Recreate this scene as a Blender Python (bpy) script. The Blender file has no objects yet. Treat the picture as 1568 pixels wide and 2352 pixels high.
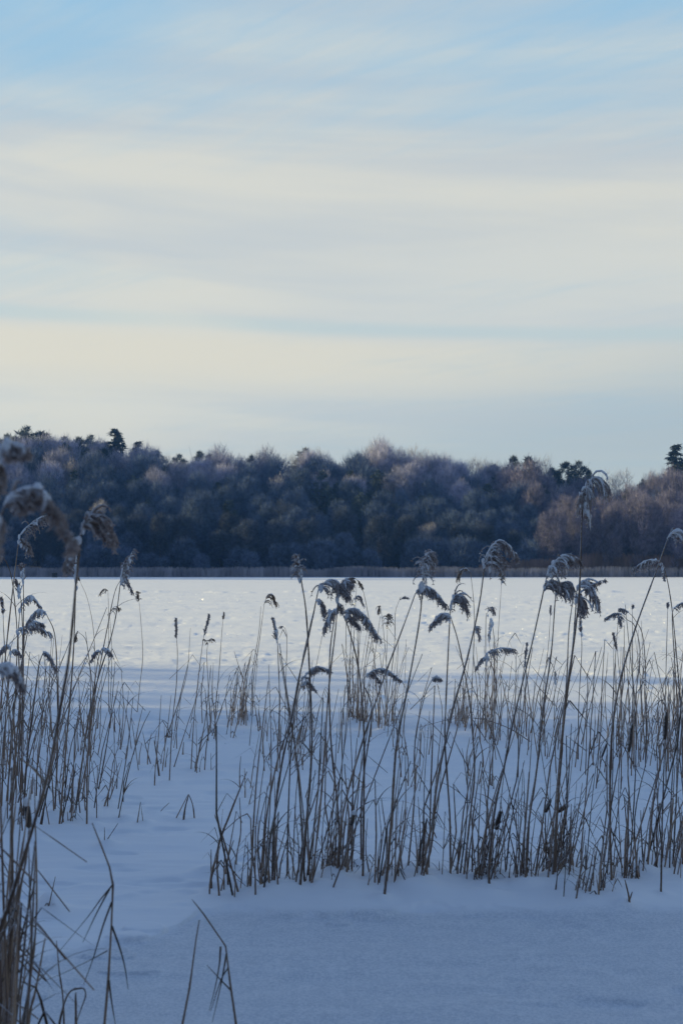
import bpy, math, random
import numpy as np
from mathutils import Vector, noise as mnoise
R = random.Random(7)
rad = math.radians
S = bpy.context.scene
COL = S.collection

# ------------------------------------------------------------------ camera, sky, sun, exposure
CAMH = 1.7
F = 3266.0                       # focal length measured on a 1568 x 2352 frame
PITCH = math.atan((1301 - 1176) / F)
cam = bpy.data.cameras.new('camera')
cam_o = bpy.data.objects.new('camera', cam)
COL.objects.link(cam_o)
cam_o.location = (0, 0, CAMH)
cam_o.rotation_euler = (math.pi / 2 + PITCH, 0, 0)
cam.sensor_fit = 'VERTICAL'
cam.sensor_height = 36
cam.lens = 36 * F / 2352
cam.clip_start = 0.1
cam.clip_end = 6000
cam.dof.use_dof = True
cam.dof.focus_distance = 12.5
cam.dof.aperture_fstop = 50 / 1000 / 0.0095
S.camera = cam_o

SUN_EL, SUN_AZ = 9.5, -76.0      # azimuth measured from +Y, negative to the left
sun = bpy.data.lights.new('sun', 'SUN')
sun.energy = 4.5
sun.angle = rad(0.6)
sun.color = (1.0, 0.82, 0.38)
sun_o = bpy.data.objects.new('sun', sun)
COL.objects.link(sun_o)
sd = Vector((math.sin(rad(SUN_AZ)) * math.cos(rad(SUN_EL)), math.cos(rad(SUN_AZ)) * math.cos(rad(SUN_EL)), math.sin(rad(SUN_EL))))
sun_o.rotation_euler = sd.to_track_quat('Z', 'Y').to_euler()
sun_o.location = (-60, 10, 40)

S.view_settings.view_transform = 'Standard'
S.view_settings.look = 'None'
S.view_settings.gamma = 1
S.view_settings.use_curve_mapping = False
EXPO = 1.0
S.view_settings.exposure = EXPO
S.render.engine = 'CYCLES'
S.cycles.max_bounces = 6
S.cycles.diffuse_bounces = 3
S.cycles.transparent_max_bounces = 8
S.cycles.sample_clamp_indirect = 4

class N:
    """tiny node-graph helper"""
    def __init__(s, tree):
        s.t = tree
    def n(s, kind, **kw):
        x = s.t.nodes.new(kind)
        for k, v in kw.items():
            setattr(x, k, v)
        return x
    def put(s, sock, v):
        if isinstance(v, bpy.types.NodeSocket):
            s.t.links.new(v, sock)
        else:
            sock.default_value = v
    def m(s, op, a, b=0.0, c=0.0, clamp=False):
        x = s.n('ShaderNodeMath', operation=op, use_clamp=clamp)
        s.put(x.inputs[0], a); s.put(x.inputs[1], b); s.put(x.inputs[2], c)
        return x.outputs[0]
    def mix(s, f, a, b):
        x = s.n('ShaderNodeMix', data_type='RGBA')
        s.put(x.inputs[0], f)
        for i, v in ((6, a), (7, b)):
            if isinstance(v, tuple) and len(v) == 3:
                v = (*v, 1)
            s.put(x.inputs[i], v)
        return x.outputs[2]
    def comb(s, a, b, c):
        x = s.n('ShaderNodeCombineXYZ')
        s.put(x.inputs[0], a); s.put(x.inputs[1], b); s.put(x.inputs[2], c)
        return x.outputs[0]
    def noise(s, vec, scale, detail=4, rough=0.5, dist=0.0):
        x = s.n('ShaderNodeTexNoise')
        if vec is not None:
            s.put(x.inputs['Vector'], vec)
        x.inputs['Scale'].default_value = scale
        x.inputs['Detail'].default_value = detail
        x.inputs['Roughness'].default_value = rough
        x.inputs['Distortion'].default_value = dist
        return x.outputs['Fac']
    def smooth(s, v, a, b):
        x = s.n('ShaderNodeMapRange', interpolation_type='SMOOTHSTEP')
        s.put(x.inputs[0], v)
        x.inputs[1].default_value = a
        x.inputs[2].default_value = b
        return x.outputs[0]
    def ramp(s, v, stops):
        x = s.n('ShaderNodeValToRGB')
        s.put(x.inputs[0], v)
        e = x.color_ramp.elements
        e[0].position, e[0].color = stops[0][0], (*stops[0][1], 1)
        e[1].position, e[1].color = stops[-1][0], (*stops[-1][1], 1)
        for p, c in stops[1:-1]:
            q = e.new(p); q.color = (*c, 1)
        return x.outputs[0]

def make_world():
    w = bpy.data.worlds.new('World')
    S.world = w
    w.use_nodes = True
    t = w.node_tree
    t.nodes.clear()
    g = N(t)
    out = g.n('ShaderNodeOutputWorld')
    bg = g.n('ShaderNodeBackground')
    bg.inputs[1].default_value = 0.1
    t.links.new(bg.outputs[0], out.inputs[0])
    sky = g.n('ShaderNodeTexSky', sky_type='NISHITA')
    sky.sun_disc = False
    sky.sun_elevation = rad(SUN_EL)
    sky.sun_rotation = rad(SUN_AZ)
    sky.altitude = 0
    tc = g.n('ShaderNodeTexCoord')
    sp = g.n('ShaderNodeSeparateXYZ')
    t.links.new(tc.outputs['Generated'], sp.inputs[0])
    x, y, z = sp.outputs
    z = g.m('MAXIMUM', z, 0.0)
    # clear sky: pale blue low down, deep blue towards the zenith
    clear = g.ramp(z, [(0.0, (.36, .46, .53)), (.10, (.37, .51, .60)), (.22, (.345, .54, .675)), (.37, (.30, .525, .72)),
                       (.55, (.185, .32, .57)), (.8, (.13, .222, .45)), (1, (.105, .19, .40))])
    # thin high cloud on a plane overhead
    zz = g.m('ADD', z, 0.10)
    px, py = g.m('DIVIDE', x, zz), g.m('DIVIDE', y, zz)
    n1 = g.noise(g.comb(g.m('MULTIPLY', px, .55), g.m('MULTIPLY', g.m('ADD', py, g.m('MULTIPLY', px, .25)), 1.15), 3.7), 1.35, 6, .52, .5)
    n2 = g.noise(g.comb(g.m('MULTIPLY', x, 2.2), g.m('MULTIPLY', y, 1.0), g.m('MULTIPLY', g.m('ADD', z, g.m('MULTIPLY', x, .045)), 22.0)), 1.0, 5, .5, .3)
    n3 = g.noise(g.comb(g.m('MULTIPLY', x, 1.5), 7.3, g.m('MULTIPLY', g.m('ADD', z, g.m('MULTIPLY', x, .03)), 8.0)), 1.3, 3, .5, .2)
    veil = g.ramp(z, [(0.0, (.9,) * 3), (.16, (.95,) * 3), (.24, (.94,) * 3), (.30, (.80,) * 3), (.36, (.42,) * 3), (.5, (.12,) * 3), (1, (.02,) * 3)])
    mask = g.m('ADD', veil, g.m('MULTIPLY', g.m('SUBTRACT', n1, .5), 1.6))
    # a broad lobe of cloud reaches up in the middle, clearer patches on both sides
    lobe = g.smooth(g.m('ABSOLUTE', g.m('ADD', x, .015)), .16, .02)
    mask = g.m('ADD', mask, g.m('MULTIPLY', g.m('MULTIPLY', g.m('SUBTRACT', lobe, .45), g.smooth(z, .24, .34)), .16))
    fib = g.noise(g.comb(g.m('MULTIPLY', px, 1.6), g.m('MULTIPLY', g.m('ADD', py, g.m('MULTIPLY', px, .8)), 5.0), 1.7), 1.6, 8, .62, .8)
    mask = g.m('ADD', mask, g.m('MULTIPLY', g.m('SUBTRACT', fib, .5), .55))
    mask = g.smooth(mask, 0.05, 1.0)
    # broad lobe of cloud reaching up in the middle of the view
    cream = (.675, .67, .605)
    grey = (.545, .585, .60)
    ccol = g.mix(g.smooth(n2, .38, .62), grey, cream)
    ccol = g.mix(g.m('MULTIPLY', g.smooth(n3, .45, .68), .55), ccol, (.60, .63, .62))
    # warm layer low on the left, cold grey bank low on the right
    tl = g.m('ADD', z, g.m('MULTIPLY', x, .03))
    warm = g.m('MULTIPLY', g.smooth(tl, .105, .14), g.m('SUBTRACT', 1.0, g.smooth(tl, .15, .166)))
    ccol = g.mix(g.m('MULTIPLY', warm, g.m('SUBTRACT', .80, g.m('MULTIPLY', x, 1.1)), clamp=True), ccol, (.71, .675, .57))
    bank = g.m('SUBTRACT', 1.0, g.smooth(g.m('SUBTRACT', z, g.m('MULTIPLY', x, .22)), .035, .14))
    ccol = g.mix(g.m('MULTIPLY', bank, .85), ccol, (.385, .475, .535))
    lowwarm = g.m('MULTIPLY', g.m('SUBTRACT', 1.0, g.smooth(z, .06, .12)), g.m('SUBTRACT', 1.0, g.smooth(x, -.22, .10)))
    ccol = g.mix(g.m('MULTIPLY', lowwarm, .7), ccol, (.57, .575, .56))
    col = g.mix(mask, clear, ccol)
    # narrow clear gap between two cloud layers
    gap = g.m('ABSOLUTE', g.m('SUBTRACT', g.m('ADD', tl, g.m('MULTIPLY', g.m('SUBTRACT', n3, .5), .012)), .167))
    gap = g.m('SUBTRACT', 1.0, g.smooth(gap, .001, .008))
    col = g.mix(g.m('MULTIPLY', g.m('MULTIPLY', gap, g.smooth(n3, .36, .58)), .38), col, (.42, .58, .62))
    k = 10.8 / (2 ** EXPO)
    sc = g.n('ShaderNodeVectorMath', operation='SCALE')
    g.put(sc.inputs[0], col)
    sc.inputs['Scale'].default_value = k
    fin = g.mix(0.10, sc.outputs[0], sky.outputs[0])
    g.put(bg.inputs[0], fin)
make_world()

# ------------------------------------------------------------------ picture <-> place helpers
def P(u, v, Y):
    """point at depth Y that lies on the sight line (u, v) of a 1568 x 2352 frame"""
    cx, cy = (u - 784) / F, (1176 - v) / F
    dy = math.cos(PITCH) - math.sin(PITCH) * cy
    dz = math.sin(PITCH) + math.cos(PITCH) * cy
    s = Y / dy
    return Vector((cx * s, Y, CAMH + dz * s))
def gY(v):
    """depth at which the ground is met at row v"""
    cy = (1176 - v) / F
    dy = math.cos(PITCH) - math.sin(PITCH) * cy
    dz = math.sin(PITCH) + math.cos(PITCH) * cy
    return -CAMH / dz * dy
def crop(ox, oy, s):
    return lambda x, y: (ox / 1.59439 + x / s, oy / 1.59439 + y / s)
A = crop(0, 2000, 2.778); B = crop(750, 1950, 2.778); C = crop(1500, 1950, 2.5); D = crop(1600, 2700, 2.778)
E = crop(700, 2800, 2.5); Fq = crop(0, 2900, 2.778); G = crop(1000, 1850, 3.571); H = crop(1700, 1700, 4.167)
I = crop(0, 1540, 4.167)
def U(x, y): return (x, y)

# ------------------------------------------------------------------ materials
def mat(name, build):
    m = bpy.data.materials.new(name)
    m.use_nodes = True
    t = m.node_tree
    g = N(t)
    b = t.nodes['Principled BSDF']
    build(g, b, t)
    return m
def simple(name, c1, c2, scale=30, rough=.8, stretch=(1, 1, 1), bump=0.0, frost=0.0, transl=0.0, spec=.3, objrand=0.0, hue=None):
    def f(g, b, t):
        tc = g.n('ShaderNodeTexCoord')
        mp = g.n('ShaderNodeMapping')
        t.links.new(tc.outputs['Object'], mp.inputs[0])
        mp.inputs['Scale'].default_value = stretch
        nz = g.noise(mp.outputs[0], scale, 4, .6)
        col = g.mix(g.smooth(nz, .35, .65), c1, c2)
        oi = g.n('ShaderNodeObjectInfo')
        if hue:
            col = g.mix(g.m('MULTIPLY', oi.outputs['Random'], hue[1]), col, hue[0])
        if objrand:
            hs = g.n('ShaderNodeHueSaturation')
            g.put(hs.inputs['Value'], g.m('ADD', 1 - objrand, g.m('MULTIPLY', oi.outputs['Random'], 2 * objrand)))
            g.put(hs.inputs['Color'], col)
            col = hs.outputs[0]
        if frost:
            ge = g.n('ShaderNodeNewGeometry')
            se = g.n('ShaderNodeSeparateXYZ')
            t.links.new(ge.outputs['Normal'], se.inputs[0])
            side = g.m('ADD', g.m('MULTIPLY', se.outputs[0], -.55), g.m('MULTIPLY', se.outputs[2], .7))
            fn = g.noise(tc.outputs['Object'], 90, 3, .6)
            fr = g.smooth(g.m('ADD', side, g.m('MULTIPLY', g.m('SUBTRACT', fn, .5), 1.6)), .35 - frost * .5, 1.0 - frost * .35)
            col = g.mix(g.m('MULTIPLY', fr, .85), col, (.66, .67, .70))
        g.put(b.inputs['Base Color'], col)
        b.inputs['Roughness'].default_value = rough
        b.inputs['Specular IOR Level'].default_value = spec
        if bump:
            bp = g.n('ShaderNodeBump')
            bp.inputs['Distance'].default_value = bump
            g.put(bp.inputs['Height'], nz)
            t.links.new(bp.outputs[0], b.inputs['Normal'])
        if transl:
            tr = g.n('ShaderNodeBsdfTranslucent')
            g.put(tr.inputs[0], col)
            ms = g.n('ShaderNodeMixShader')
            ms.inputs[0].default_value = transl
            t.links.new(b.outputs[0], ms.inputs[1])
            t.links.new(tr.outputs[0], ms.inputs[2])
            t.links.new(ms.outputs[0], t.nodes['Material Output'].inputs[0])
    return mat(name, f)

M_stem = simple('reed_stem', (.11, .070, .050), (.26, .18, .125), 9, .75, (1, 1, .25), frost=.36, objrand=.38)
M_leaf = simple('reed_leaf', (.12, .085, .062), (.24, .18, .13), 12, .8, (1, 1, .4), frost=.42, transl=.25, objrand=.25)
M_dark = simple('rotten_leaf', (.045, .035, .03), (.10, .075, .055), 18, .85, (1, 1, .4), frost=.22, objrand=.2)
M_plume = simple('reed_plume', (.24, .18, .16), (.44, .36, .33), 60, .9, frost=.85, transl=.35)
M_plume_tan = simple('reed_plume_tan', (.16, .105, .07), (.28, .20, .14), 60, .9, frost=.3, transl=.3)
M_cap = simple('caked_snow', (.74, .75, .78), (.84, .84, .86), 55, .7, bump=.006, transl=.12)
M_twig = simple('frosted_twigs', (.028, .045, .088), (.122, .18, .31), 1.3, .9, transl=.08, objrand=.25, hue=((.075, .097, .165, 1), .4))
M_dim = simple('bare_twigs', (.018, .026, .046), (.075, .098, .15), 1.3, .9, transl=.05, objrand=.25)  # shade of the lower tiers put into a darker twig colour
M_rosy = simple('rosy_frosted_twigs', (.18, .185, .265), (.445, .45, .61), 1.3, .9, transl=.3, objrand=.2)  # sunlight on the upper crowns put into a paler, pinker twig colour
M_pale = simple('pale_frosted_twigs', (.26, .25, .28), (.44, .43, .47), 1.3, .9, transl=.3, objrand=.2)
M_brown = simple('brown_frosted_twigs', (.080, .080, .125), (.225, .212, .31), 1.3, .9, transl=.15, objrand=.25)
M_bark = simple('bark', (.055, .045, .042), (.15, .13, .125), 3, .95, (1, 1, .3))
M_birch = simple('birch_bark', (.42, .40, .39), (.16, .14, .13), 2.2, .9, (1, 1, 2.0))
M_needle = simple('frosted_needles', (.016, .030, .036), (.05, .072, .082), .9, .9, transl=.1, objrand=.25, hue=((.10, .13, .155, 1), .35))
M_farreed = simple('far_reeds', (.15, .15, .18), (.28, .28, .33), .35, .9, (1, 1, .3), transl=.25)
M_farbrown = simple('far_brown_reeds', (.13, .09, .08), (.24, .17, .155), .35, .9, (1, 1, .3), transl=.25)
M_crate = simple('dark_paint', (.010, .011, .014), (.03, .03, .035), 4, .7)
M_floor = simple('forest_floor', (.03, .03, .032), (.09, .09, .10), .25, .95)

def snow_mat(g, b, t):
    ge = g.n('ShaderNodeNewGeometry')
    pos = ge.outputs['Position']
    sp = g.n('ShaderNodeSeparateXYZ')
    t.links.new(pos, sp.inputs[0])
    st = g.comb(g.m('MULTIPLY', sp.outputs[0], .35), sp.outputs[1], sp.outputs[2])
    big = g.noise(st, .35, 4, .55)
    col = g.mix(g.smooth(big, .3, .7), (.79, .80, .82), (.85, .85, .855))
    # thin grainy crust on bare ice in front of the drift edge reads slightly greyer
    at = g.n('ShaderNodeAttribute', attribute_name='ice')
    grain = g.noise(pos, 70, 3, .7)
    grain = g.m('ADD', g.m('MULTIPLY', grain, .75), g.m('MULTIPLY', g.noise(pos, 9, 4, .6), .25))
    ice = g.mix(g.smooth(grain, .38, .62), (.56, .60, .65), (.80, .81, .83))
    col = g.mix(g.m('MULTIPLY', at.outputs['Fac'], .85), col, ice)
    g.put(b.inputs['Base Color'], col)
    b.inputs['Roughness'].default_value = .62
    b.inputs['Specular IOR Level'].default_value = .25
    # wind crust
    fine = g.noise(g.comb(g.m('MULTIPLY', sp.outputs[0], .30), sp.outputs[1], 0.0), 22, 5, .65, .4)
    gr = g.noise(pos, 160, 2, .6)
    rough_at = g.n('ShaderNodeAttribute', attribute_name='rough')
    h = g.m('ADD', g.m('MULTIPLY', fine, g.m('ADD', .10, g.m('MULTIPLY', rough_at.outputs['Fac'], 1.3))),
            g.m('MULTIPLY', gr, g.m('ADD', .06, g.m('MULTIPLY', at.outputs['Fac'], .9))))
    bp = g.n('ShaderNodeBump')
    bp.inputs['Distance'].default_value = .016
    bp.inputs['Strength'].default_value = .55
    g.put(bp.inputs['Height'], h)
    t.links.new(bp.outputs[0], b.inputs['Normal'])
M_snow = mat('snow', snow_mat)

# ------------------------------------------------------------------ mesh helpers
class MB:
    def __init__(s):
        s.v = []; s.f = []
    def tube(s, pts, rs, sides=5, cap=True):
        n = len(pts)
        b0 = len(s.v)
        up = Vector((0.13, 1, 0.07)).normalized()
        for i in range(n):
            d = (pts[min(i + 1, n - 1)] - pts[max(i - 1, 0)])
            if d.length < 1e-9: d = Vector((0, 0, 1))
            d.normalize()
            a = d.cross(up)
            if a.length < .05: a = d.cross(Vector((1, 0, .1)))
            a.normalize()
            c = d.cross(a)
            for k in range(sides):
                t = 2 * math.pi * k / sides
                s.v.append(tuple(pts[i] + (a * math.cos(t) + c * math.sin(t)) * rs[i]))
        for i in range(n - 1):
            for k in range(sides):
                k2 = (k + 1) % sides
                s.f.append((b0 + i * sides + k, b0 + i * sides + k2, b0 + (i + 1) * sides + k2, b0 + (i + 1) * sides + k))
        if cap:
            s.f.append(tuple(b0 + k for k in range(sides))[::-1])
            s.f.append(tuple(b0 + (n - 1) * sides + k for k in range(sides)))
    def blade(s, pts, ws, side):
        """folded leaf blade: V section so that it has body"""
        b0 = len(s.v)
        n = len(pts)
        for i in range(n):
            d = (pts[min(i + 1, n - 1)] - pts[max(i - 1, 0)]).normalized()
            nn = d.cross(side)
            if nn.length < .05: nn = d.cross(Vector((0, 1, 0)))
            nn.normalize()
            w = ws[i]
            s.v += [tuple(pts[i] - side * w), tuple(pts[i] + nn * w * .55), tuple(pts[i] + side * w)]
        for i in range(n - 1):
            a = b0 + 3 * i
            s.f += [(a, a + 1, a + 4, a + 3), (a + 1, a + 2, a + 5, a + 4)]
    def tri(s, a, b, c):
        k = len(s.v)
        s.v += [tuple(a), tuple(b), tuple(c)]
        s.f.append((k, k + 1, k + 2))
    def mesh(s, name, material, origin=None, smooth=True):
        me = bpy.data.meshes.new(name)
        vs = s.v
        if origin is not None:
            ox, oy, oz = origin
            vs = [(a - ox, b - oy, c - oz) for a, b, c in vs]
        me.from_pydata(vs, [], s.f)
        me.materials.append(material)
        if smooth:
            me.polygons.foreach_set('use_smooth', [True] * len(me.polygons))
        return me
def obj(name, me, parent=None, loc=None):
    o = bpy.data.objects.new(name, me)
    COL.objects.link(o)
    if parent is not None: o.parent = parent
    if loc is not None: o.location = loc
    return o
def props(o, label=None, cat=None, group=None, kind=None):
    for k, v in (('label', label), ('category', cat), ('group', group), ('kind', kind)):
        if v: o[k] = v
    return o
def tri_mesh(name, verts, faces, material, smooth=False):
    me = bpy.data.meshes.new(name)
    nv, nf = len(verts), len(faces)
    k = faces.shape[1]
    me.vertices.add(nv); me.vertices.foreach_set('co', verts.astype(np.float32).ravel())
    me.loops.add(nf * k); me.loops.foreach_set('vertex_index', faces.astype(np.int32).ravel())
    me.polygons.add(nf)
    me.polygons.foreach_set('loop_start', np.arange(0, nf * k, k, dtype=np.int32))
    me.polygons.foreach_set('loop_total', np.full(nf, k, dtype=np.int32))
    if smooth: me.polygons.foreach_set('use_smooth', np.ones(nf, dtype=bool))
    me.update(calc_edges=True); me.validate()
    me.materials.append(material)
    return me
def catmull(pts, sub=5):
    if len(pts) < 3:
        return [pts[0].lerp(pts[-1], i / sub) for i in range(sub + 1)]
    out = []
    q = [pts[0] * 2 - pts[1]] + pts + [pts[-1] * 2 - pts[-2]]
    for i in range(1, len(q) - 2):
        a, b, c, d = q[i - 1:i + 3]
        for k in range(sub):
            t = k / sub
            out.append(.5 * ((2 * b) + (c - a) * t + (2 * a - 5 * b + 4 * c - d) * t * t + (3 * b - a - 3 * c + d) * t ** 3))
    out.append(pts[-1])
    return out

# ------------------------------------------------------------------ the reeds as data (built after the ground)
REEDS = []      # (path, options)
def reed(path, **kw):
    REEDS.append((path, kw))
def hd(w, drop, rise=12, n=34, L=36, snow=.5, tan=False, grav=.5, dark=False, s0=0.0, up=None):
    return dict(w=w, drop=drop, rise=rise, n=n, L=L, snow=snow, tan=tan, grav=grav, up=up)
TH = dict(n=12, L=16, snow=.12, rise=6)
# --- near, left, out of focus
reed([U(-90, 2610), U(-30, 2250), U(30, 2050), U(85, 1870), U(115, 1760), U(140, 1620), U(160, 1500), U(176, 1330), U(188, 1215)], Y=4.2, r=.0052,
     heads=[dict(hd(62, 5, 28, 80, 62, .45), th=1.7), dict(hd(-28, 62, 8, 70, 32, .35), th=1.6)], label='tall blurred foreground reed, bushy brown plume and a second plume hanging left', leaves=1)
reed([U(-150, 3200), U(-100, 2300), U(-70, 1700), U(-30, 1300), U(10, 1165)], Y=2.75, r=.0042,
     heads=[dict(hd(150, 75, 62, 80, 50, .75), th=1.6), dict(hd(-8, 80, 4, 30, 40, .3), th=1.6)], label='very near blurred reed with a long snow-laden plume arching right at the left edge', leaves=0)
reed([U(-190, 3300), U(-130, 2200), U(-80, 1500), U(-40, 1130), U(-8, 1045)], Y=2.6, r=.004,
     heads=[dict(hd(66, -15, 14, 40, 34, .8), th=1.5), dict(hd(10, 50, 2, 34, 54, .6), th=1.5)], label='blurred near reed, its topmost snowy plume cut by the left edge above the forest', leaves=0)
reed([U(-90, 2900), U(-70, 2400), U(-50, 2000), U(-20, 1640), U(0, 1540)], Y=3.6, r=.004, heads=[hd(52, 32, 18, 40, 26, .9)], label='near reed with a thick curved snowy plume low at the left edge', leaves=0)
# --- left group
reed([U(-28, 2020), U(-12, 1760), U(4, 1600), U(18, 1460), U(34, 1320), U(45, 1232)], Y=8.2, heads=[hd(74, -52, 12, 40, 30, .45), hd(24, 12, 10, 34, 28, .6)], label='tall left reed whose frosted plume rises in two tufts against the dark wood')
reed([A(130, 1755), A(142, 1300), A(150, 800), A(152, 420), A(152, 215)], heads=[hd(-2, -28, 4, 34, 14, 1.3, grav=.3)], label='left reed carrying one fat round clump of snow topped by a small knob')
reed([A(378, 1818), A(425, 1250), A(462, 800), A(478, 500), A(486, 195)], r=.005, heads=[hd(-3, -28, 4, 30, 12, 1.5, grav=.3), hd(0, -78, 4, 18, 8, .7, grav=.2)], label='straight reed with two snowballs and a thin upright tip, left of the pale gap')
reed([A(480, 1705), A(530, 1350), A(575, 1050), A(640, 800), A(705, 600), A(745, 420), A(772, 215)], r=.005, heads=[hd(8, -40, 4, 36, 18, .95, grav=.4), hd(30, -85, 4, 30, 18, .8)], label='leaning reed with a snowy plume stepping up to the right of the left group')
reed([A(520, 1640), A(600, 1000), A(690, 500), A(735, 290), A(772, 215)], heads=[hd(26, 28, 8, 30, 14, .15)], label='left reed ending in a narrow brown plume bent down to the right', r=.0036)
reed([A(78, 1620), A(110, 1200), A(145, 700), A(140, 400), A(130, 305)], heads=[hd(-6, -24, 3, 30, 14, 1.1, grav=.3)], label='reed with a snow knob over a dark beard near the left edge')
reed([A(110, 1500), A(130, 1000), A(118, 600), A(130, 400)], heads=[hd(48, -5, 26, 34, 14, 1.1)], label='reed with a small snowy plume hooked to the right, left group')
reed([A(350, 1740), A(370, 1250), A(365, 800), A(350, 560), A(300, 440)], heads=[hd(-45, 14, 14, 36, 20, 1.0)], label='reed arched to the left with a snow-topped plume above the left tangle')
reed([A(60, 1700), A(120, 1100), A(150, 700), A(160, 520)], heads=[hd(42, -10, 8, 30, 18, 1.0)], label='reed with flat snowy plume pointing right, lower in the left group')
reed([A(40, 1660), A(90, 1100), A(110, 700), A(115, 540)], heads=[hd(68, 4, 12, 40, 22, 1.0)], label='reed with the widest snow-loaded plume of the left group')
reed([A(10, 1700), A(30, 1200), A(60, 820), A(70, 650)], heads=[hd(-26, 10, 8, 26, 16, .7), hd(26, 10, 8, 22, 14, .7)], label='reed with a small two-sided frosted plume at the left edge')
reed([A(150, 1720), A(175, 1350), A(225, 950), A(250, 760), A(275, 685)], heads=[hd(30, 38, 8, 36, 12, .6)], Y=8.0, label='reed bent over to the right with a dark curved plume, left of the leaning pair')
reed([A(555, 1812), A(560, 1400), A(590, 1000), A(625, 740), A(645, 665)], heads=[hd(24, 8, 6, 22, 16, .6), hd(-20, 18, 6, 18, 12, .6)], label='reed with a small forked drooping plume in the middle of the left tangle')
reed([A(150, 1640), A(120, 700), A(85, 260), A(50, 120), A(20, 70)], heads=[hd(-18, -4, 2, 22, 14, .3)], label='thin dark reed arched left over the far ice at the left edge', r=.0034)
reed([A(110, 1650), A(60, 1000), A(30, 620), A(22, 440)], heads=[hd(-3, -36, 1, 26, 8, .2, grav=.2)], label='reed with a slim dark upright spike at the left edge', r=.0034)
reed([A(605, 1080), A(608, 800), A(598, 540), A(560, 340), A(512, 225)], r=.003, heads=[hd(-2, -6, 0, 6, 10, 0, tan=True, grav=.3)], label='fine headless reed curving left, standing alone in front of the bright ice')
reed([A(695, 1080), A(694, 700), A(694, 420), A(690, 285)], r=.003, heads=[hd(-14, 2, 5, 10, 14, 0, tan=True)], label='fine reed with a wispy tan tip left of the leaning snowy reed')
reed([A(875, 1082), A(892, 900), A(912, 700), A(900, 480), A(888, 350)], r=.0034, heads=[hd(-2, -20, 1, 24, 9, .1, tan=True, grav=.35)], label='lone slender reed with a small tan tuft and a dark leaf halfway', leaves=1)
reed([A(1080, 1532), A(1100, 1140), A(1125, 900), A(1133, 700), A(1128, 590)], r=.0034, heads=[hd(-1, -42, 0, 26, 7, .1, grav=.15)], label='upright reed with a narrow spike, leftmost of the three bare-topped reeds')
reed([A(1110, 1200), A(1140, 1020), A(1195, 800), A(1216, 520)], r=.003, label='pencil-thin straight reed between the two spiked reeds', leaves=0)
reed([A(1218, 1452), A(1235, 1150), A(1262, 880), A(1290, 650), A(1302, 570)], r=.0036, heads=[hd(11, -44, 0, 28, 8, .2, grav=.15)], label='reed with a spike leaning right in front of the bright ice')
reed([A(1368, 1200), A(1380, 1000), A(1398, 800), A(1415, 560), A(1424, 470)], r=.0034, heads=[hd(2, -16, 0, 10, 6, 0, tan=True, grav=.15)], label='tall straight reed with a blunt tip, right of the leaning spike')
reed([A(1345, 1190), A(1330, 900), A(1320, 700), A(1328, 610)], r=.003, heads=[hd(12, -6, 4, 8, 10, 0, tan=True), hd(-8, -12, 2, 6, 8, 0, tan=True)], label='thin forked reed tip beside the tall blunt one')
reed([A(560, 1320), A(580, 900), A(555, 620), A(500, 545)], r=.003, heads=[hd(-6, 20, 3, 14, 12, .1, tan=True)], label='thin reed bent left with a small hanging tuft behind the near stem')
reed([A(700, 1100), A(715, 700), A(700, 430)], r=.003, heads=[hd(24, -12, 10, 14, 14, .1, tan=True)], label='thin reed with sparse drooping spray over the ice, left of centre')
# --- centre
reed([E(620, 765), E(655, 400), E(688, 0), B(680, 1200), B(650, 560), B(612, 285)], r=.0055, heads=[hd(-9, -52, 2, 46, 20, 1.2, grav=.4)], label='reed topped by an upright oval head caked with snow, against the dark wood')
reed([E(465, 742), E(478, 320), B(490, 1480), B(545, 1230), B(600, 930), B(655, 700), B(722, 375)], r=.0055, heads=[hd(66, 2, 26, 56, 42, .85), hd(16, 14, 4, 20, 30, .5)], label='reed with a broad snowy plume arching right, the biggest left of centre')
reed([E(410, 680), E(428, 340), E(490, 0), B(560, 1150), B(630, 780), B(690, 520)], r=.0048, label='long headless reed running up beside the broad plume', leaves=1)
reed([E(685, 752), E(706, 560), E(748, 160), B(790, 1000), B(830, 650), B(852, 400)], r=.005, heads=[hd(12, -30, 6, 46, 36, .95), hd(6, 10, 0, 16, 22, .3)], label='reed whose dark frosted beard hangs just below the broad plume')
reed([E(1105, 795), E(1145, 350), E(1168, 0), B(1230, 1300), B(1295, 980), B(1370, 550), B(1390, 290)], r=.0055, heads=[hd(10, -56, 10, 60, 38, .8, grav=.6), hd(-2, 4, 0, 8, 24, 1.6)], label='tall centre reed with a nodding brown head and a strip of snow below it')
reed([E(832, 700), E(870, 288), B(985, 1400), B(1130, 960), B(1250, 640), B(1342, 390)], r=.005, heads=[hd(66, 22, 20, 56, 30, .7)], label='centre reed with a dark one-sided plume swept to the right')
reed([D(85, 945), D(80, 500), D(50, 50), C(206, 1000), C(226, 560), C(234, 420)], r=.0046, heads=[hd(32, 0, 24, 48, 40, .6)], label='reed with a short dark hand-shaped plume right of the swept one')
reed([D(165, 935), D(210, 500), D(237, 250), D(228, 0), C(340, 950), C(280, 640), C(236, 492)], r=.0045, heads=[hd(-44, 14, 12, 40, 22, .9)], label='bent reed with a pale frosted plume hanging to the left under the dark pair')
reed([E(1315, 725), E(1380, 450), C(150, 1480), C(235, 1060), C(330, 720), C(400, 400), C(432, 150)], r=.0058, heads=[hd(68, -12, 34, 60, 36, .95), hd(22, -24, 12, 56, 54, .7)], label='tall leaning reed with a large two-part snowy head, right of centre')
reed([C(350, 1130), C(356, 900), C(370, 500), C(352, 262), C(340, 225)], r=.0036, heads=[hd(-26, 10, 12, 34, 26, .3, tan=True)], label='sunlit tan reed plume curling left at the far ice edge')
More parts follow.
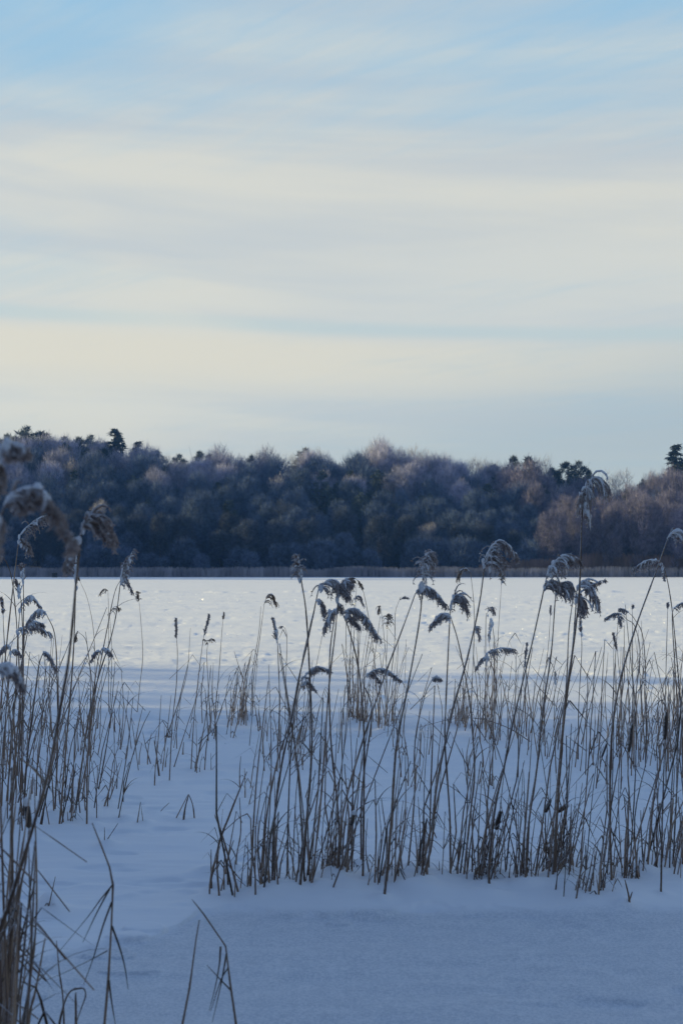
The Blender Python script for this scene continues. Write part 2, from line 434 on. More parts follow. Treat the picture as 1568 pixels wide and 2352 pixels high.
reed([C(488, 1160), C(503, 660), C(525, 300)], r=.0034, heads=[hd(0, -24, 1, 26, 12, .5, tan=True, grav=.35)], label='small upright tan head on a straight reed at the far ice edge')
reed([C(430, 1160), C(434, 800), C(436, 500), C(446, 460)], r=.0038, heads=[hd(14, -4, 10, 32, 16, .3)], label='reed with a small dark round head above a white flag of snow')
reed([C(460, 1170), C(485, 900), C(484, 640), C(470, 500)], r=.0038, heads=[hd(-6, 46, 1, 18, 14, 1.7)], label='reed with a long hanging white flag of snow')
reed([C(392, 1155), C(385, 900), C(365, 700), C(372, 550)], r=.0038, heads=[hd(10, 24, 8, 30, 16, 1.0)], label='reed with a small snowy head beside the white flag of snow')
reed([C(470, 1500), C(480, 1100), C(492, 850), C(440, 695)], r=.004, heads=[hd(60, -12, 6, 34, 18, .7), hd(-26, 18, 6, 24, 16, .8)], label='reed with a low plume streaming right over the rough snow')
reed([B(950, 1240), B(944, 900), B(955, 560), B(968, 330)], r=.0034, heads=[hd(-12, 4, 8, 26, 18, .2, tan=True)], label='sunlit reed with a small tan plume in the upright centre bunch')
reed([B(1112, 1275), B(1085, 850), B(1040, 520), B(1000, 345), B(962, 296)], r=.0034, heads=[hd(-16, -2, 2, 16, 12, .2, tan=True), hd(12, 16, 0, 16, 12, .1, tan=True)], label='reed curving left from the centre bunch with a sparse tan plume')
reed([B(930, 1232), B(926, 900), B(935, 600), B(957, 430)], r=.0034, heads=[hd(18, 8, 12, 30, 14, .3)], label='reed with a small dark nodding head in the upright centre bunch')
reed([B(920, 1230), B(905, 900), B(900, 600), B(910, 520)], r=.0034, heads=[hd(4, -12, 1, 16, 10, .4, tan=True)], label='reed with a stubby tuft at the left of the centre bunch')
reed([B(965, 1240), B(975, 900), B(985, 560)], r=.0032, label='plain upright reed in the centre bunch, its tip bare', leaves=1)
reed([B(1162, 1240), B(1160, 900), B(1140, 640), B(1120, 470)], r=.003, heads=[hd(-4, 14, 2, 12, 12, 0, tan=True)], label='fine reed with a hanging wisp right of the centre bunch')
reed([B(1150, 1250), B(1155, 900), B(1165, 600)], r=.0034, heads=[hd(0, -28, 2, 26, 18, .2, tan=True, grav=.6)], label='reed with a loose tan tassel right of the centre bunch')
reed([B(1140, 1270), B(1205, 760), B(1212, 560), B(1218, 490), B(1240, 432)], r=.0034, heads=[hd(22, -2, 3, 18, 7, .1, grav=.2)], label='reed hooked over to the right with a thin dark tip, right of the centre bunch')
reed([B(305, 1212), B(310, 950), B(350, 680), B(378, 460)], r=.0042, heads=[hd(26, -4, 22, 34, 22, .2, tan=True)], label='reddish-brown reed with a tan fan-shaped plume, alone on the bright ice')
reed([B(295, 1215), B(305, 900), B(345, 640), B(358, 470)], r=.0034, label='thin twin stem beside the reddish-brown reed', leaves=0)
reed([B(460, 1550), B(476, 1100), B(468, 800), B(464, 690)], r=.004, heads=[hd(-8, -46, 1, 34, 12, 1.0, grav=.25)], label='reed with an upright slim snow-furred spike left of the broad plume')
reed([B(512, 1250), B(515, 1000), B(524, 700), B(515, 622), B(500, 600)], r=.003, heads=[hd(-7, 0, 1, 8, 6, .2)], label='thin reed with a small left-hooked tip')
reed([E(850, 660), E(845, 300), B(802, 1300), B(796, 800), B(835, 500)], r=.005, heads=[hd(-22, 34, 4, 44, 34, .9)], label='reed with shaggy lilac-frosted tufts hanging under the broad plume')
reed([E(985, 690), E(990, 220), B(1015, 1300), B(985, 900), B(925, 640), B(880, 520)], r=.005, heads=[hd(80, 52, 22, 70, 32, .75), hd(34, 22, 4, 24, 20, .5)], label='centre reed with a long comb-like plume drooping right past the bunch')
reed([E(550, 670), E(560, 200), B(565, 1200), B(622, 940)], r=.004, heads=[hd(60, -24, 16, 30, 14, .5), hd(34, 8, 14, 18, 12, .5)], label='low reed with a thin arched plume left of centre')
reed([E(975, 600), E(980, 150), B(1065, 1150), B(1010, 960), B(1045, 900)], r=.004, heads=[hd(70, 12, 14, 34, 12, .5), hd(28, 14, 6, 22, 12, .5)], label='low reed with two thin arched plumes over the rough snow right of centre')
reed([E(1240, 640), E(1280, 200), C(30, 1200), C(85, 940), C(125, 850)], r=.0038, heads=[hd(20, -3, 6, 18, 8, .4)], label='low reed with a tiny hooked tip right of the two arched plumes')
# --- right
reed([D(335, 990), D(330, 800), D(372, 430), D(430, 170), C(600, 1050), C(700, 640), C(785, 252)], r=.0058, heads=[hd(68, -42, 24, 60, 36, 1.0), hd(20, -20, 6, 40, 40, .6)], label='tall reed with a snow-domed plume right of the leaning two-part one')
reed([D(560, 980), D(580, 580), D(635, 200), C(765, 1000), C(810, 700), C(835, 362)], r=.005, heads=[hd(24, -30, 10, 60, 44, .9, grav=.7)], label='reed with a dark tassel hanging below the snow-domed plume')
reed([D(750, 930), D(757, 650), D(775, 300), C(868, 1300), C(885, 1020), C(925, 740), C(960, 470), C(976, 250), C(988, -120), H(1150, 330), H(1180, 190)], r=.006, heads=[hd(32, -8, 10, 50, 60, .9, grav=.8), hd(0, 60, 2, 36, 44, 1.3, grav=.7), hd(-18, 46, 3, 30, 32, .7)], label='tallest reed of the row, its ragged snowy head reaching above the treetops')
reed([D(735, 940), D(760, 500), C(882, 1100), C(925, 760), C(945, 520), C(958, 330)], r=.0055, heads=[hd(46, 24, 26, 56, 44, 1.0), hd(10, 20, 2, 50, 40, .8), hd(64, -38, 6, 18, 8, .4)], label='reed with a heap of snow on a wide dark plume below the tallest head')
reed([D(700, 960), D(740, 560), C(895, 900), C(912, 560), C(945, 330)], r=.004, label='dark headless reed among the stems of the tallest reed', leaves=1)
reed([C(825, 1150), C(828, 1000), C(832, 860)], r=.0032, heads=[hd(0, -20, 0, 12, 7, .9, grav=.2)], label='short reed with a tiny snowy tip behind the tallest reed')
reed([C(965, 1330), C(968, 1000), C(985, 700), C(984, 580)], r=.0036, heads=[hd(-1, -34, 0, 26, 9, .6, grav=.2)], label='thin reed with a small knotted snowy spike right of the tallest reed')
reed([C(740, 1150), C(770, 850), C(795, 640), C(805, 480)], r=.0034, heads=[hd(0, -20, 0, 14, 7, .2, grav=.2)], label='thin reed with a fine spike left of the tallest reed')
reed([C(620, 1440), C(625, 1100), C(645, 850), C(655, 780)], r=.0036, heads=[hd(6, -54, 0, 26, 7, .2, grav=.12)], label='reed with a long thin pointed spike between the two tall snowy reeds')
reed([D(1113, 965), D(1100, 500), D(1112, 0), C(1200, 880), C(1290, 560), C(1395, 270), C(1482, 30)], r=.0055, heads=[hd(48, 16, 20, 50, 36, .9)], label='leaning reed with a snowy head cut by the right edge')
reed([C(1565, 1450), C(1560, 1150), C(1537, 800), C(1502, 430), C(1465, 225), C(1435, 170)], r=.0045, heads=[hd(-58, 14, 8, 44, 26, .8), hd(8, 34, 2, 16, 14, .6)], label='reed arched left with a snowy comb-like plume before the brown far reeds')
reed([C(1530, 1500), C(1532, 1000), C(1505, 520), C(1512, 440)], r=.004, heads=[hd(40, -8, 10, 28, 12, .3)], label='reed with a thin plume passing out of the right edge')
reed([C(1285, 1400), C(1290, 1000), C(1320, 700), C(1290, 540), C(1245, 500), C(1215, 470)], r=.0036, heads=[hd(-36, 8, 4, 26, 12, .3)], label='reed arched left with a thin spray, in the right-hand bunch')
reed([C(1350, 1400), C(1355, 1000), C(1340, 620), C(1290, 500), C(1255, 460)], r=.0036, heads=[hd(-20, -10, 2, 22, 10, .3)], label='reed with a fine tip pointing up left, in the right-hand bunch')
reed([C(1160, 1400), C(1160, 1050), C(1180, 700), C(1195, 500)], r=.0034, heads=[hd(6, 10, 8, 24, 14, .4)], label='reed with a short nodding tuft, left of the right-hand bunch')
reed([C(1210, 1500), C(1215, 1000), C(1190, 680)], r=.0036, heads=[hd(-9, -40, 0, 26, 7, .1, grav=.12)], label='reed with a dark lance-like spike leaning left')
reed([C(1270, 1430), C(1278, 900), C(1275, 440)], r=.0034, heads=[hd(2, -6, 0, 8, 5, 0, grav=.2)], label='straight thin reed in the right-hand bunch', leaves=1)
reed([C(1140, 1200), C(1120, 950), C(1136, 690)], r=.0034, label='bare reed with pointed tip left of the right-hand bunch', leaves=1)
reed([C(1470, 1500), C(1465, 1000), C(1478, 440)], r=.0036, heads=[hd(0, -10, 0, 12, 7, .2, grav=.2)], label='upright reed with a fine tip near the right edge')
# --- leaning crossing stalks and broken ones that read singly
reed([C(690, 1200), C(560, 1120), C(400, 1070), C(250, 1070), C(45, 1120)], r=.0034, label='long fallen reed bowed low across the snow right of centre', leaves=0, Y=13.6)
reed([A(755, 1772), A(765, 1700), A(830, 1400), A(905, 1165), A(960, 1050)], r=.0036, label='slanting reed snapped at the top beside the open snow', leaves=2)
reed([A(1105, 1762), A(1202, 1583)], r=.0038, label='left leg of the dead reed tent on open snow', leaves=0)
reed([A(1168, 1776), A(1180, 1680), A(1205, 1585)], r=.0062, label='thick dark middle stub of the reed tent on open snow', leaves=0)
reed([A(1245, 1772), A(1232, 1660), A(1205, 1583)], r=.004, label='right leg of the reed tent on open snow', leaves=0)
reed([A(1015, 1732), A(1028, 1690), A(1080, 1638)], r=.0034, label='small snapped reed twig left of the reed tent', leaves=0)
reed([A(870, 1795), A(898, 1632), A(918, 1795)], r=.0032, label='slender reed folded into an upside-down V on the open snow', leaves=0, kink=1)
reed([E(95, 725), E(160, 460), E(245, 230), E(320, 40)], r=.005, label='leaning reed at the left end of the front row, crossing the others', leaves=1)
reed([E(165, 775), E(150, 500), E(215, 300), E(270, 160)], r=.0042, label='second crossing reed at the left end of the front row', leaves=0)
reed([E(283, 766), E(240, 620), E(180, 410), E(135, 288)], r=.0046, label='reed leaning left with a blunt broken top, left end of the front row', leaves=0)
reed([E(215, 710), E(206, 562), E(240, 610), E(292, 670)], r=.004, kink=1, label='short reed snapped at knee height and folded right', leaves=0)
reed([E(370, 800), E(368, 640), E(347, 480), E(342, 312), E(322, 282), E(280, 300), E(190, 380)], r=.0036, kink=1, label='reed folded over at the top, its tip hanging back to the left', leaves=0)
reed([E(255, 620), E(262, 520), E(285, 380), E(278, 190)], r=.004, label='upright dark reed behind the crossing pair', leaves=1)
# --- foreground bent ones
reed([Fq(640, 1900), Fq(668, 1480), Fq(692, 1200), Fq(712, 860), Fq(722, 595), Fq(700, 480), Fq(650, 350), Fq(590, 200)], Y=4.6, r=.0036, kink=1, leaves=0, label='foreground reed with four blades snapped downward, left on the open snow',
     blades=[[Fq(722, 590), Fq(640, 690), Fq(560, 800), Fq(370, 1030)], [Fq(700, 620), Fq(620, 770), Fq(530, 960)], [Fq(716, 700), Fq(660, 850), Fq(600, 1050), Fq(535, 1230)], [Fq(715, 855), Fq(770, 1010), Fq(800, 1130), Fq(818, 1260)], [Fq(690, 1010), Fq(600, 1060), Fq(420, 1150), Fq(300, 1200)], [Fq(695, 1200), Fq(715, 1350), Fq(740, 1500)]])
reed([Fq(1140, 1800), Fq(1165, 1480), Fq(1210, 1250), Fq(1250, 950), Fq(1272, 818)], Y=4.9, r=.0036, leaves=0, kink=1, label='single foreground reed stalk standing out of the bottom edge, headless')
reed([Fq(1545, 1800), Fq(1506, 1480), Fq(1470, 1230), Fq(1440, 985), Fq(1300, 780), Fq(1225, 685)], Y=4.9, r=.0034, kink=1, leaves=0, label='foreground reed bent left at the top with hanging blades, bottom centre',
     blades=[[Fq(1408, 985), Fq(1400, 1100), Fq(1375, 1240), Fq(1335, 1400)], [Fq(1446, 1030), Fq(1410, 1230), Fq(1355, 1470)], [Fq(1472, 1265), Fq(1400, 1190), Fq(1320, 1105)], [Fq(1458, 1120), Fq(1410, 1200), Fq(1345, 1400)]])
reed([Fq(150, 1800), Fq(185, 1480), Fq(232, 1250), Fq(290, 930)], Y=4.5, r=.0042, leaves=0, label='foreground stalk slanting right beside the dense left clump')
reed([Fq(330, 1700), Fq(300, 1480), Fq(262, 1330), Fq(232, 1250), Fq(120, 1200)], Y=4.5, r=.004, leaves=0, kink=1, label='yellowish foreground stalk crossing behind the slanting one')
reed([Fq(420, 1500), Fq(405, 1345), Fq(380, 1150), Fq(362, 950)], Y=4.9, r=.0028, leaves=0, label='fine blurred foreground blade left of the snapped reed')
reed([Fq(300, 1490), Fq(410, 1350), Fq(515, 1252), Fq(548, 1290), Fq(520, 1380), Fq(485, 1480)], Y=4.7, r=.0032, leaves=0, label='foreground blade looped over to the right near the bottom edge')
reed([Fq(488, 1640), Fq(486, 1480), Fq(484, 1280)], Y=4.7, r=.005, leaves=0, label='short dark stub inside the looped blade at the bottom')
reed([Fq(640, 380), Fq(755, 200)], r=.003, leaves=0, label='tiny slanting twig on the open snow at left')
reed([Fq(668, 378), Fq(668, 225)], r=.0026, leaves=0, label='tiny upright twig on the open snow at left')

reed([Fq(300, 805), Fq(322, 690), Fq(355, 540)], r=.003, leaves=2, label='little leaning tuft of reed sticking out of its own snow cone at left')
reed([Fq(312, 815), Fq(318, 720), Fq(330, 640)], r=.003, leaves=2, label='shortest stalk of the little tuft in the snow cone at left')
reed([E(1335, 725), E(1375, 705), E(1420, 684)], r=.0075, leaves=0, label='thick broken reed butt lying on the snow mound right of centre')
reed([D(1180, 1108), D(1215, 1060), D(1243, 985)], r=.0055, leaves=2, label='dark crumpled reed stump low in front of the right-hand reeds')
reed([D(1225, 1100), D(1222, 1020), D(1196, 910)], r=.0055, leaves=0, label='bent dark stalk leaning over the crumpled stump at right')
CATTAILS = []
def cattail(path, **kw): CATTAILS.append((path, kw))
cattail([Fq(20, 1900), Fq(40, 1480), Fq(60, 1000), Fq(110, 700), Fq(165, 450), Fq(188, 230)], Y=4.4, L=60, r=.0105, snow=1, tip=-6, label='dark cattail head capped with snow above the dense left foreground clump')
cattail([D(1207, 900), D(1215, 600), D(1222, 350), C(1250, 1400), C(1256, 1260)], Y=None, L=66, r=.010, snow=0, tip=8, label='long dark cattail head, the left one of two at the right')
cattail([D(1425, 1020), D(1432, 600), C(1452, 1500), C(1462, 1190)], Y=None, L=64, r=.0105, snow=0, tip=4, label='dark cattail head, the right one of two near the right edge')
cattail([E(890, 690), E(900, 500), E(918, 350)], Y=None, L=30, r=.012, snow=1, tip=7, label='short brown cattail head with a snow tip low in the front row centre')
cattail([D(330, 900), D(350, 700), D(375, 590)], Y=None, L=44, r=.013, snow=0, tip=10, label='plump brown cattail head leaning right low in the front row')
cattail([C(1060, 1480), C(1085, 1380), C(1100, 1290)], Y=None, L=40, r=.009, snow=1, tip=14, label='bent cattail leaf head with snow on its crook, right of the tallest reed')
cattail([D(700, 900), D(690, 620), D(690, 480)], Y=None, L=34, r=.011, snow=0, tip=12, label='dark cattail remnant slanting among the densest stems')
cattail([D(760, 900), D(740, 560), D(760, 475)], Y=None, L=30, r=.014, snow=1, tip=26, label='stout dark cattail pointing right across the densest clump')

# clumps of plain stalks: u, v, su, sv, n, hmin, hmax, phrase
CLUMPS = [
 (520, 2050, 40, 20, 5, .2, .6, 'thin plain reed stalk at the left end of the front row'),
 (610, 2055, 32, 14, 8, .4, 1.3, 'plain reed stalk in the front row between the crossing stems and the dense tuft'),
 (700, 2048, 30, 14, 9, .4, 1.45, 'plain reed stalk left of the dense dark tuft in the front row'),
 (768, 2022, 20, 14, 14, .2, 1.15, 'reed stalk in the dense dark tuft of the front row, left of centre'),
 (885, 2040, 24, 14, 8, .3, 1.0, 'reed stalk in the small front-row tuft at the centre'),
 (972, 2025, 30, 16, 9, .3, 1.35, 'reed stalk above the snow mound just right of centre'),
 (1050, 2030, 35, 14, 6, .4, 1.2, 'lone-standing front-row reed stalk left of the second dense tuft'),
 (1118, 2025, 18, 14, 12, .2, 1.25, 'reed stalk in the second dense tuft of the front row'),
 (1215, 2028, 34, 14, 9, .4, 1.4, 'plain reed stalk between the second and the densest tuft'),
 (1288, 2012, 24, 18, 18, .15, 1.25, 'reed stalk in the densest tangle under the tallest reed'),
 (1345, 2070, 30, 14, 8, .12, .42, 'short bent stalk in front of the densest tangle'),
 (1425, 2015, 36, 18, 9, .4, 1.45, 'plain reed stalk right of the densest tangle'),
 (1500, 2005, 38, 24, 12, .35, 1.5, 'plain reed stalk in the front row near the right edge'),
 (1558, 1985, 26, 30, 8, .4, 1.5, 'reed stalk at the right edge of the front row'),
 (35, 1870, 55, 48, 14, .4, 1.45, 'plain reed stalk in the thicket at the left edge'),
 (135, 1865, 48, 48, 12, .35, 1.3, 'plain reed stalk in the left thicket behind the big blurred stem'),
 (215, 1850, 40, 50, 7, .3, 1.0, 'plain reed stalk at the right side of the left thicket'),
]
NEAR = (30, 2600, 26, .45, 1.2, 'blurred reed stalk in the dense clump at the lower left corner')
BED = [(60, 1720, 85, 45, 66, .25, 1.1), (190, 1700, 70, 42, 48, .25, 1.0), (320, 1750, 55, 60, 20, .12, .7), (410, 1740, 60, 55, 34, .12, .9),
 (480, 1690, 40, 25, 18, .2, .8), (550, 1664, 16, 9, 34, .2, .85), (640, 1700, 60, 35, 28, .2, .9), (815, 1664, 20, 8, 34, .3, 1.2), (700, 1730, 60, 42, 26, .2, .9),
 (880, 1680, 40, 22, 34, .2, 1.1), (940, 1770, 60, 50, 26, .15, .7), (1045, 1670, 16, 7, 38, .15, .6), (1110, 1685, 50, 22, 44, .25, 1.1), (1230, 1705, 60, 40, 34, .2, 1.0),
 (1370, 1760, 50, 60, 24, .2, .9), (1450, 1720, 55, 55, 70, .25, 1.2), (1540, 1700, 45, 55, 70, .25, 1.2), (580, 1800, 60, 50, 14, .15, .6), (1060, 1800, 80, 50, 20, .15, .6)]

# ------------------------------------------------------------------ ground: snow-covered lake
mound_list = []
def gp(u, v):
    p = P(u, v, gY(v)); return p.x, p.y
rm = random.Random(3)
for path, kw in REEDS + CATTAILS:
    if kw.get('Y') is None:
        u, v = path[0]
        x, y = gp(u, v)
        s = y / 7.2
        mound_list.append((x + rm.uniform(-.03, .06), y + rm.uniform(-.02, .06), rm.uniform(.014, .036), rm.uniform(.035, .065) * min(s, 1.6)))
for c in CLUMPS:
    for k in range(max(1, c[4] // 9)):
        x, y = gp(c[0] + rm.gauss(0, c[2]), c[1] + rm.gauss(0, c[3] * .8))
        mound_list.append((x, y, rm.uniform(.02, .05), rm.uniform(.06, .11)))
for c in BED:
    for k in range(4):
        x, y = gp(c[0] + rm.gauss(0, c[2]), c[1] + rm.gauss(0, c[3] * .7))
        mound_list.append((x, y, rm.uniform(.010, .028), rm.uniform(.07, .15)))
for u, v, h, r in [(975, 2058, .075, .15), (640, 2062, .06, .13), (112, 2100, .12, .07), (480, 1790, .06, .16), (320, 1655, .10, .22), (1120, 2065, .05, .12), (1340, 2080, .06, .15), (1440, 2070, .06, .14), (770, 2050, .06, .18)]:
    x, y = gp(u, v); mound_list.append((x, y, h * .75, r))

def fbm(x, y, sx, sy, seed, octs=4):
    """numpy value noise, anisotropic"""
    x = x * sx + seed * 17.13; y = y * sy + seed * 5.71
    tot = np.zeros_like(x); amp = 1.0; norm = 0
    for o in range(octs):
        xi = np.floor(x); yi = np.floor(y)
        fx = x - xi; fy = y - yi
        fx = fx * fx * (3 - 2 * fx); fy = fy * fy * (3 - 2 * fy)
        def h(a, b):
            t = np.sin(a * 127.1 + b * 311.7 + seed * 3.3) * 43758.5453
            return t - np.floor(t)
        v = (h(xi, yi) * (1 - fx) + h(xi + 1, yi) * fx) * (1 - fy) + (h(xi, yi + 1) * (1 - fx) + h(xi + 1, yi + 1) * fx) * fy
        tot += v * amp; norm += amp
        amp *= .5; x = x * 2.03 + 9.1; y = y * 2.03 + 4.7
    return tot / norm
def ss(a, b, t):
    t = np.clip((t - a) / (b - a), 0, 1)
    return t * t * (3 - 2 * t)
# front edge of the drift as depth against x (read off the photograph)
edge_uv = [(-700, 2260), (0, 2230), (120, 2205), (200, 2190), (260, 2172), (340, 2165), (372, 2152), (405, 2136), (450, 2108), (520, 2097), (620, 2103), (760, 2106), (900, 2100), (1060, 2098), (1200, 2100), (1300, 2106), (1450, 2102), (1568, 2098), (2300, 2094)]
ex = []; ey = []
for u, v in edge_uv:
    a, b = gp(u, v); ex.append(a); ey.append(b)
patch_uv = [(300, 2235, 75, 6), (290, 2160, 55, 6), (870, 2113, 60, 5), (640, 2195, 0, 0), (330, 2140, 60, 7), (250, 2195, 60, 6), (60, 2225, 70, 9), (1420, 2160, 0, 0), (60, 2290, 60, 8), (780, 2125, 30, 3)]
def height(x, y):
    e = np.interp(x, ex, ey) + (fbm(x, y, 2.2, .3, 4) - .5) * .28 + (fbm(x, y, 5.0, 3.0, 47, 3) - .5) * .34
    drift = ss(0, .05, y - e)                       # steep little front, then flat on top
    z = drift * (.012 + .014 * ss(0, 1.2, y - e))
    near = 1 - ss(60, 140, y)
    z = z + (fbm(x, y, .5, 1.1, 1) - .5) * .035 * drift * near
    z = z + (fbm(x, y, 1.4, 5.5, 2, 3) - .5) * .030 * near
    z = z - .016 * ss(.62, .74, fbm(x, y, 2.6, 5.0, 41, 2)) * near * ss(.45, .6, fbm(x, y, .5, .7, 43, 2))
    for u, v, du, dv in patch_uv:
        if du == 0: continue
        a, b = gp(u, v)
        k = b / F
        w = du * k
        dy = abs(gY(v - dv) - b) + .02
        q = ((x - a) / w) ** 2 + (np.where(y > b, (y - b) / (dy * 1.8), (y - b) / (dy * .7))) ** 2
        q = q + (fbm(x, y, 4, 8, 9, 2) - .5) * .6
        z = z + .011 * ss(1.0, .72, q)
    # wind-roughened crust 18 - 34 m out, and thin ridges far out
    band = ss(17, 20, y) * (1 - ss(30, 37, y))
    crust = fbm(x, y, .8, 7.0, 6, 5)
    patchy = ss(.32, .55, fbm(x, y, .10, .30, 11, 3))
    z = z + band * patchy * (np.abs(crust - .5) * -.06 + .01 + (fbm(x, y, 1.1, 2.4, 8, 4) - .5) * .032 + (fbm(x, y, .22, 2.0, 48, 4) - .5) * .10)
    far = ss(32, 40, y) * (1 - ss(120, 190, y))
    st = fbm(x, y, .12, 1.1, 13, 4)
    z = z + far * .03 * ss(.55, .72, st) + far * ss(.5, .75, fbm(x, y, .05, .22, 19, 3)) * (fbm(x, y, .5, 1.0, 18, 3) - .5) * .016
    # broken slabs pushed up along an old crack
    for yc, sl, s0, amp in ((37.5, .006, 21, .10), (31.0, .012, 23, .05), (44.0, -.01, 27, .05), (93.0, .0, 31, .10), (62.0, .01, 33, .05)):
        wv = .22 + yc * .004
        g = np.exp(-((y - yc - x * sl - (fbm(x, y, .15, .01, s0) - .5) * yc * .06) / wv) ** 2)
        z = z + 1.25 * amp * g * ss(.52, .66, fbm(x, y, .35, .02, s0 + 1, 3)) * (.4 + fbm(x, y, 2.4, 2.4, s0 + 2, 3))
    return z
def mounds(x, y, z):
    for a, b, h, r in mound_list:
        m = (np.abs(x - a) < 3.2 * r) & (np.abs(y - b) < 3.2 * r * 1.3)
        if not m.any(): continue
        d2 = ((x[m] - a) / r) ** 2 + ((y[m] - b) / (r * 1.15)) ** 2
        z[m] = z[m] + h * np.exp(-d2 * (1 + .5 * np.sin(a * 40 + x[m] * 11) * .3)) * .85
    return z
def ground_mesh():
    vrow = np.linspace(3900, 2420, 60)
    vrow = np.concatenate([vrow, np.linspace(2418, 1400, 640), np.linspace(1399, 1320, 110)])
    ys = np.array([gY(v) for v in vrow])
    t = np.concatenate([np.linspace(-.9, -.30, 40), np.linspace(-.295, .295, 560), np.linspace(.30, .9, 40)])
    X = ys[:, None] * t[None, :]
    Y = np.repeat(ys[:, None], len(t), 1)
    Z = height(X.ravel(), Y.ravel())
    Z = mounds(X.ravel(), Y.ravel(), Z)
    V = np.stack([X.ravel(), Y.ravel(), Z], 1)
    nr, nc = X.shape
    i = (np.arange(nr - 1)[:, None] * nc + np.arange(nc - 1)[None, :]).ravel()
    Fc = np.stack([i, i + 1, i + nc + 1, i + nc], 1)
    me = tri_mesh('snowy_lake', V, Fc, M_snow, True)
    e = np.interp(V[:, 0], ex, ey)
    ice = 1 - ss(-.05, .15, V[:, 1] - e)
    rough = ss(17, 20, V[:, 1]) * (1 - ss(30, 38, V[:, 1])) * .8
    for nm, arr in (('ice', ice), ('rough', rough)):
        at = me.attributes.new(nm, 'FLOAT', 'POINT')
        at.data.foreach_set('value', arr.astype(np.float32))
    o = obj('snow_covered_lake', me)
    props(o, 'snow-covered frozen lake with a drift edge in front', kind='structure')
    # the wider sheet of land and ice to the horizon, below the modelled snow
    mb = MB()
    mb.v = [(-3000, -600, -.09), (3000, -600, -.09), (3000, 4000, -.09), (-3000, 4000, -.09)]
    mb.f = [(0, 1, 2, 3)]
    props(obj('snow_plain', mb.mesh('snow_plain', M_snow, smooth=False)), 'flat snow reaching to the horizon', kind='structure')
ground_mesh()
def hz(x, y):
    a = np.array([x]); b = np.array([y])
    return float(mounds(a, b, height(a, b))[0])

# far bank rising behind the reed belt
SHORE = 226.0
def bank_z(x, y):
    rise = 5.5 - 4.0 * float(ss(10, 45, np.array(x)))
    return -.1 + .5 * float(ss(SHORE, SHORE + 6, np.array(y))) + rise * float(ss(SHORE + 15, SHORE + 75, np.array(y)))
def bank():
    mb = MB()
    xs = np.linspace(-260, 200, 93); yy = np.linspace(SHORE - 3, SHORE + 160, 40)
    for y in yy:
        for x in xs:
            mb.v.append((x, y, bank_z(x, y) + .25 * mnoise.noise(Vector((x * .2, y * .2, 0))) * (y > SHORE + 2)))
    n = len(xs)
    for i in range(len(yy) - 1):
        for j in range(n - 1):
            mb.f.append((i * n + j, i * n + j + 1, (i + 1) * n + j + 1, (i + 1) * n + j))
    props(obj('far_bank', mb.mesh('far_bank', M_floor)), 'wooded bank rising behind the far reeds', kind='structure')
bank()

# frost crystals catching the sun on the bright snow
def crystals():
    rg = np.random.RandomState(5)
    n = 4500
    y = 13 + 75 * rg.rand(n) ** 1.6
    x = y * (rg.rand(n) - .5) * .62
    z = height(x, y)
    s = (.0028 + .0070 * rg.rand(n) ** 3) * (.8 + y / 26)
    c = np.stack([x, y, z + s * .7], 1)
    d1 = rg.normal(size=(n, 3)); d1 /= np.linalg.norm(d1, axis=1)[:, None]
    d2 = rg.normal(size=(n, 3)); d2 = np.cross(d1, d2); d2 /= np.linalg.norm(d2, axis=1)[:, None]
    s = s[:, None]
    V = np.stack([c + d1 * s, c + d2 * s * .8, c - d1 * s, c - d2 * s * .8], 1).reshape(-1, 3)
    Fc = np.arange(n * 4).reshape(n, 4)
    m = bpy.data.materials.new('hoar_crystal'); m.use_nodes = True
    b = m.node_tree.nodes['Principled BSDF']
    b.inputs['Base Color'].default_value = (.9, .9, .92, 1)
    b.inputs['Roughness'].default_value = .25
    props(obj('frost_crystals', tri_mesh('frost_crystals', V, Fc, m)), 'glinting frost crystals scattered on the sunlit snow', 'frost', kind='stuff')
crystals()

# ------------------------------------------------------------------ far shore: reed belt, trees
def far_reeds():
    rg = np.random.RandomState(8)
    for nm, n, x0, x1, hh, m, lab in (('far_reed_belt', 15000, -100, 75, 1.5, M_farreed, 'pale frosted reed belt along the foot of the far wood'),
                                  ('brown_reed_belt', 6500, 22, 75, 2.5, M_farbrown, 'rusty brown reed belt at the right end of the far shore')):
        x = x0 + (x1 - x0) * rg.rand(n)
        brown = nm.startswith('brown')
        y = (SHORE + 1 + 3 * rg.rand(n)) if brown else SHORE - 4.5 + 4.5 * rg.rand(n) + (fbm(x, x, .08, 0.0, 3) - .5) * 3
        h = hh * (.65 + .45 * rg.rand(n)) * (.8 + .5 * fbm(x, x, .15, 0, 5))
        if brown: h = h * (.45 + .75 * ss(14, 42, x)) + .5
        w = .035 + .03 * rg.rand(n)
        lx = (rg.rand(n) - .4) * .35
        ly = (rg.rand(n) - .5) * .3
        base = np.stack([x, y, np.full(n, .0)], 1)
        sx = np.stack([w, np.zeros(n), np.zeros(n)], 1)
        top = base + np.stack([lx, ly, h], 1)
        mid = base + np.stack([lx * .4, ly * .4, h * .7], 1)
        V = np.stack([base - sx, base + sx, mid + sx * 1.2, top, mid - sx * 1.2], 1).reshape(-1, 3)
        k = np.arange(n)[:, None] * 5
        Fq_ = np.concatenate([k + np.array([[0, 1, 2]]), k + np.array([[0, 2, 4]]), k + np.array([[4, 2, 3]])], 0)
        props(obj(nm, tri_mesh(nm, V, Fq_, m)), lab, 'reeds', kind='stuff')
far_reeds()

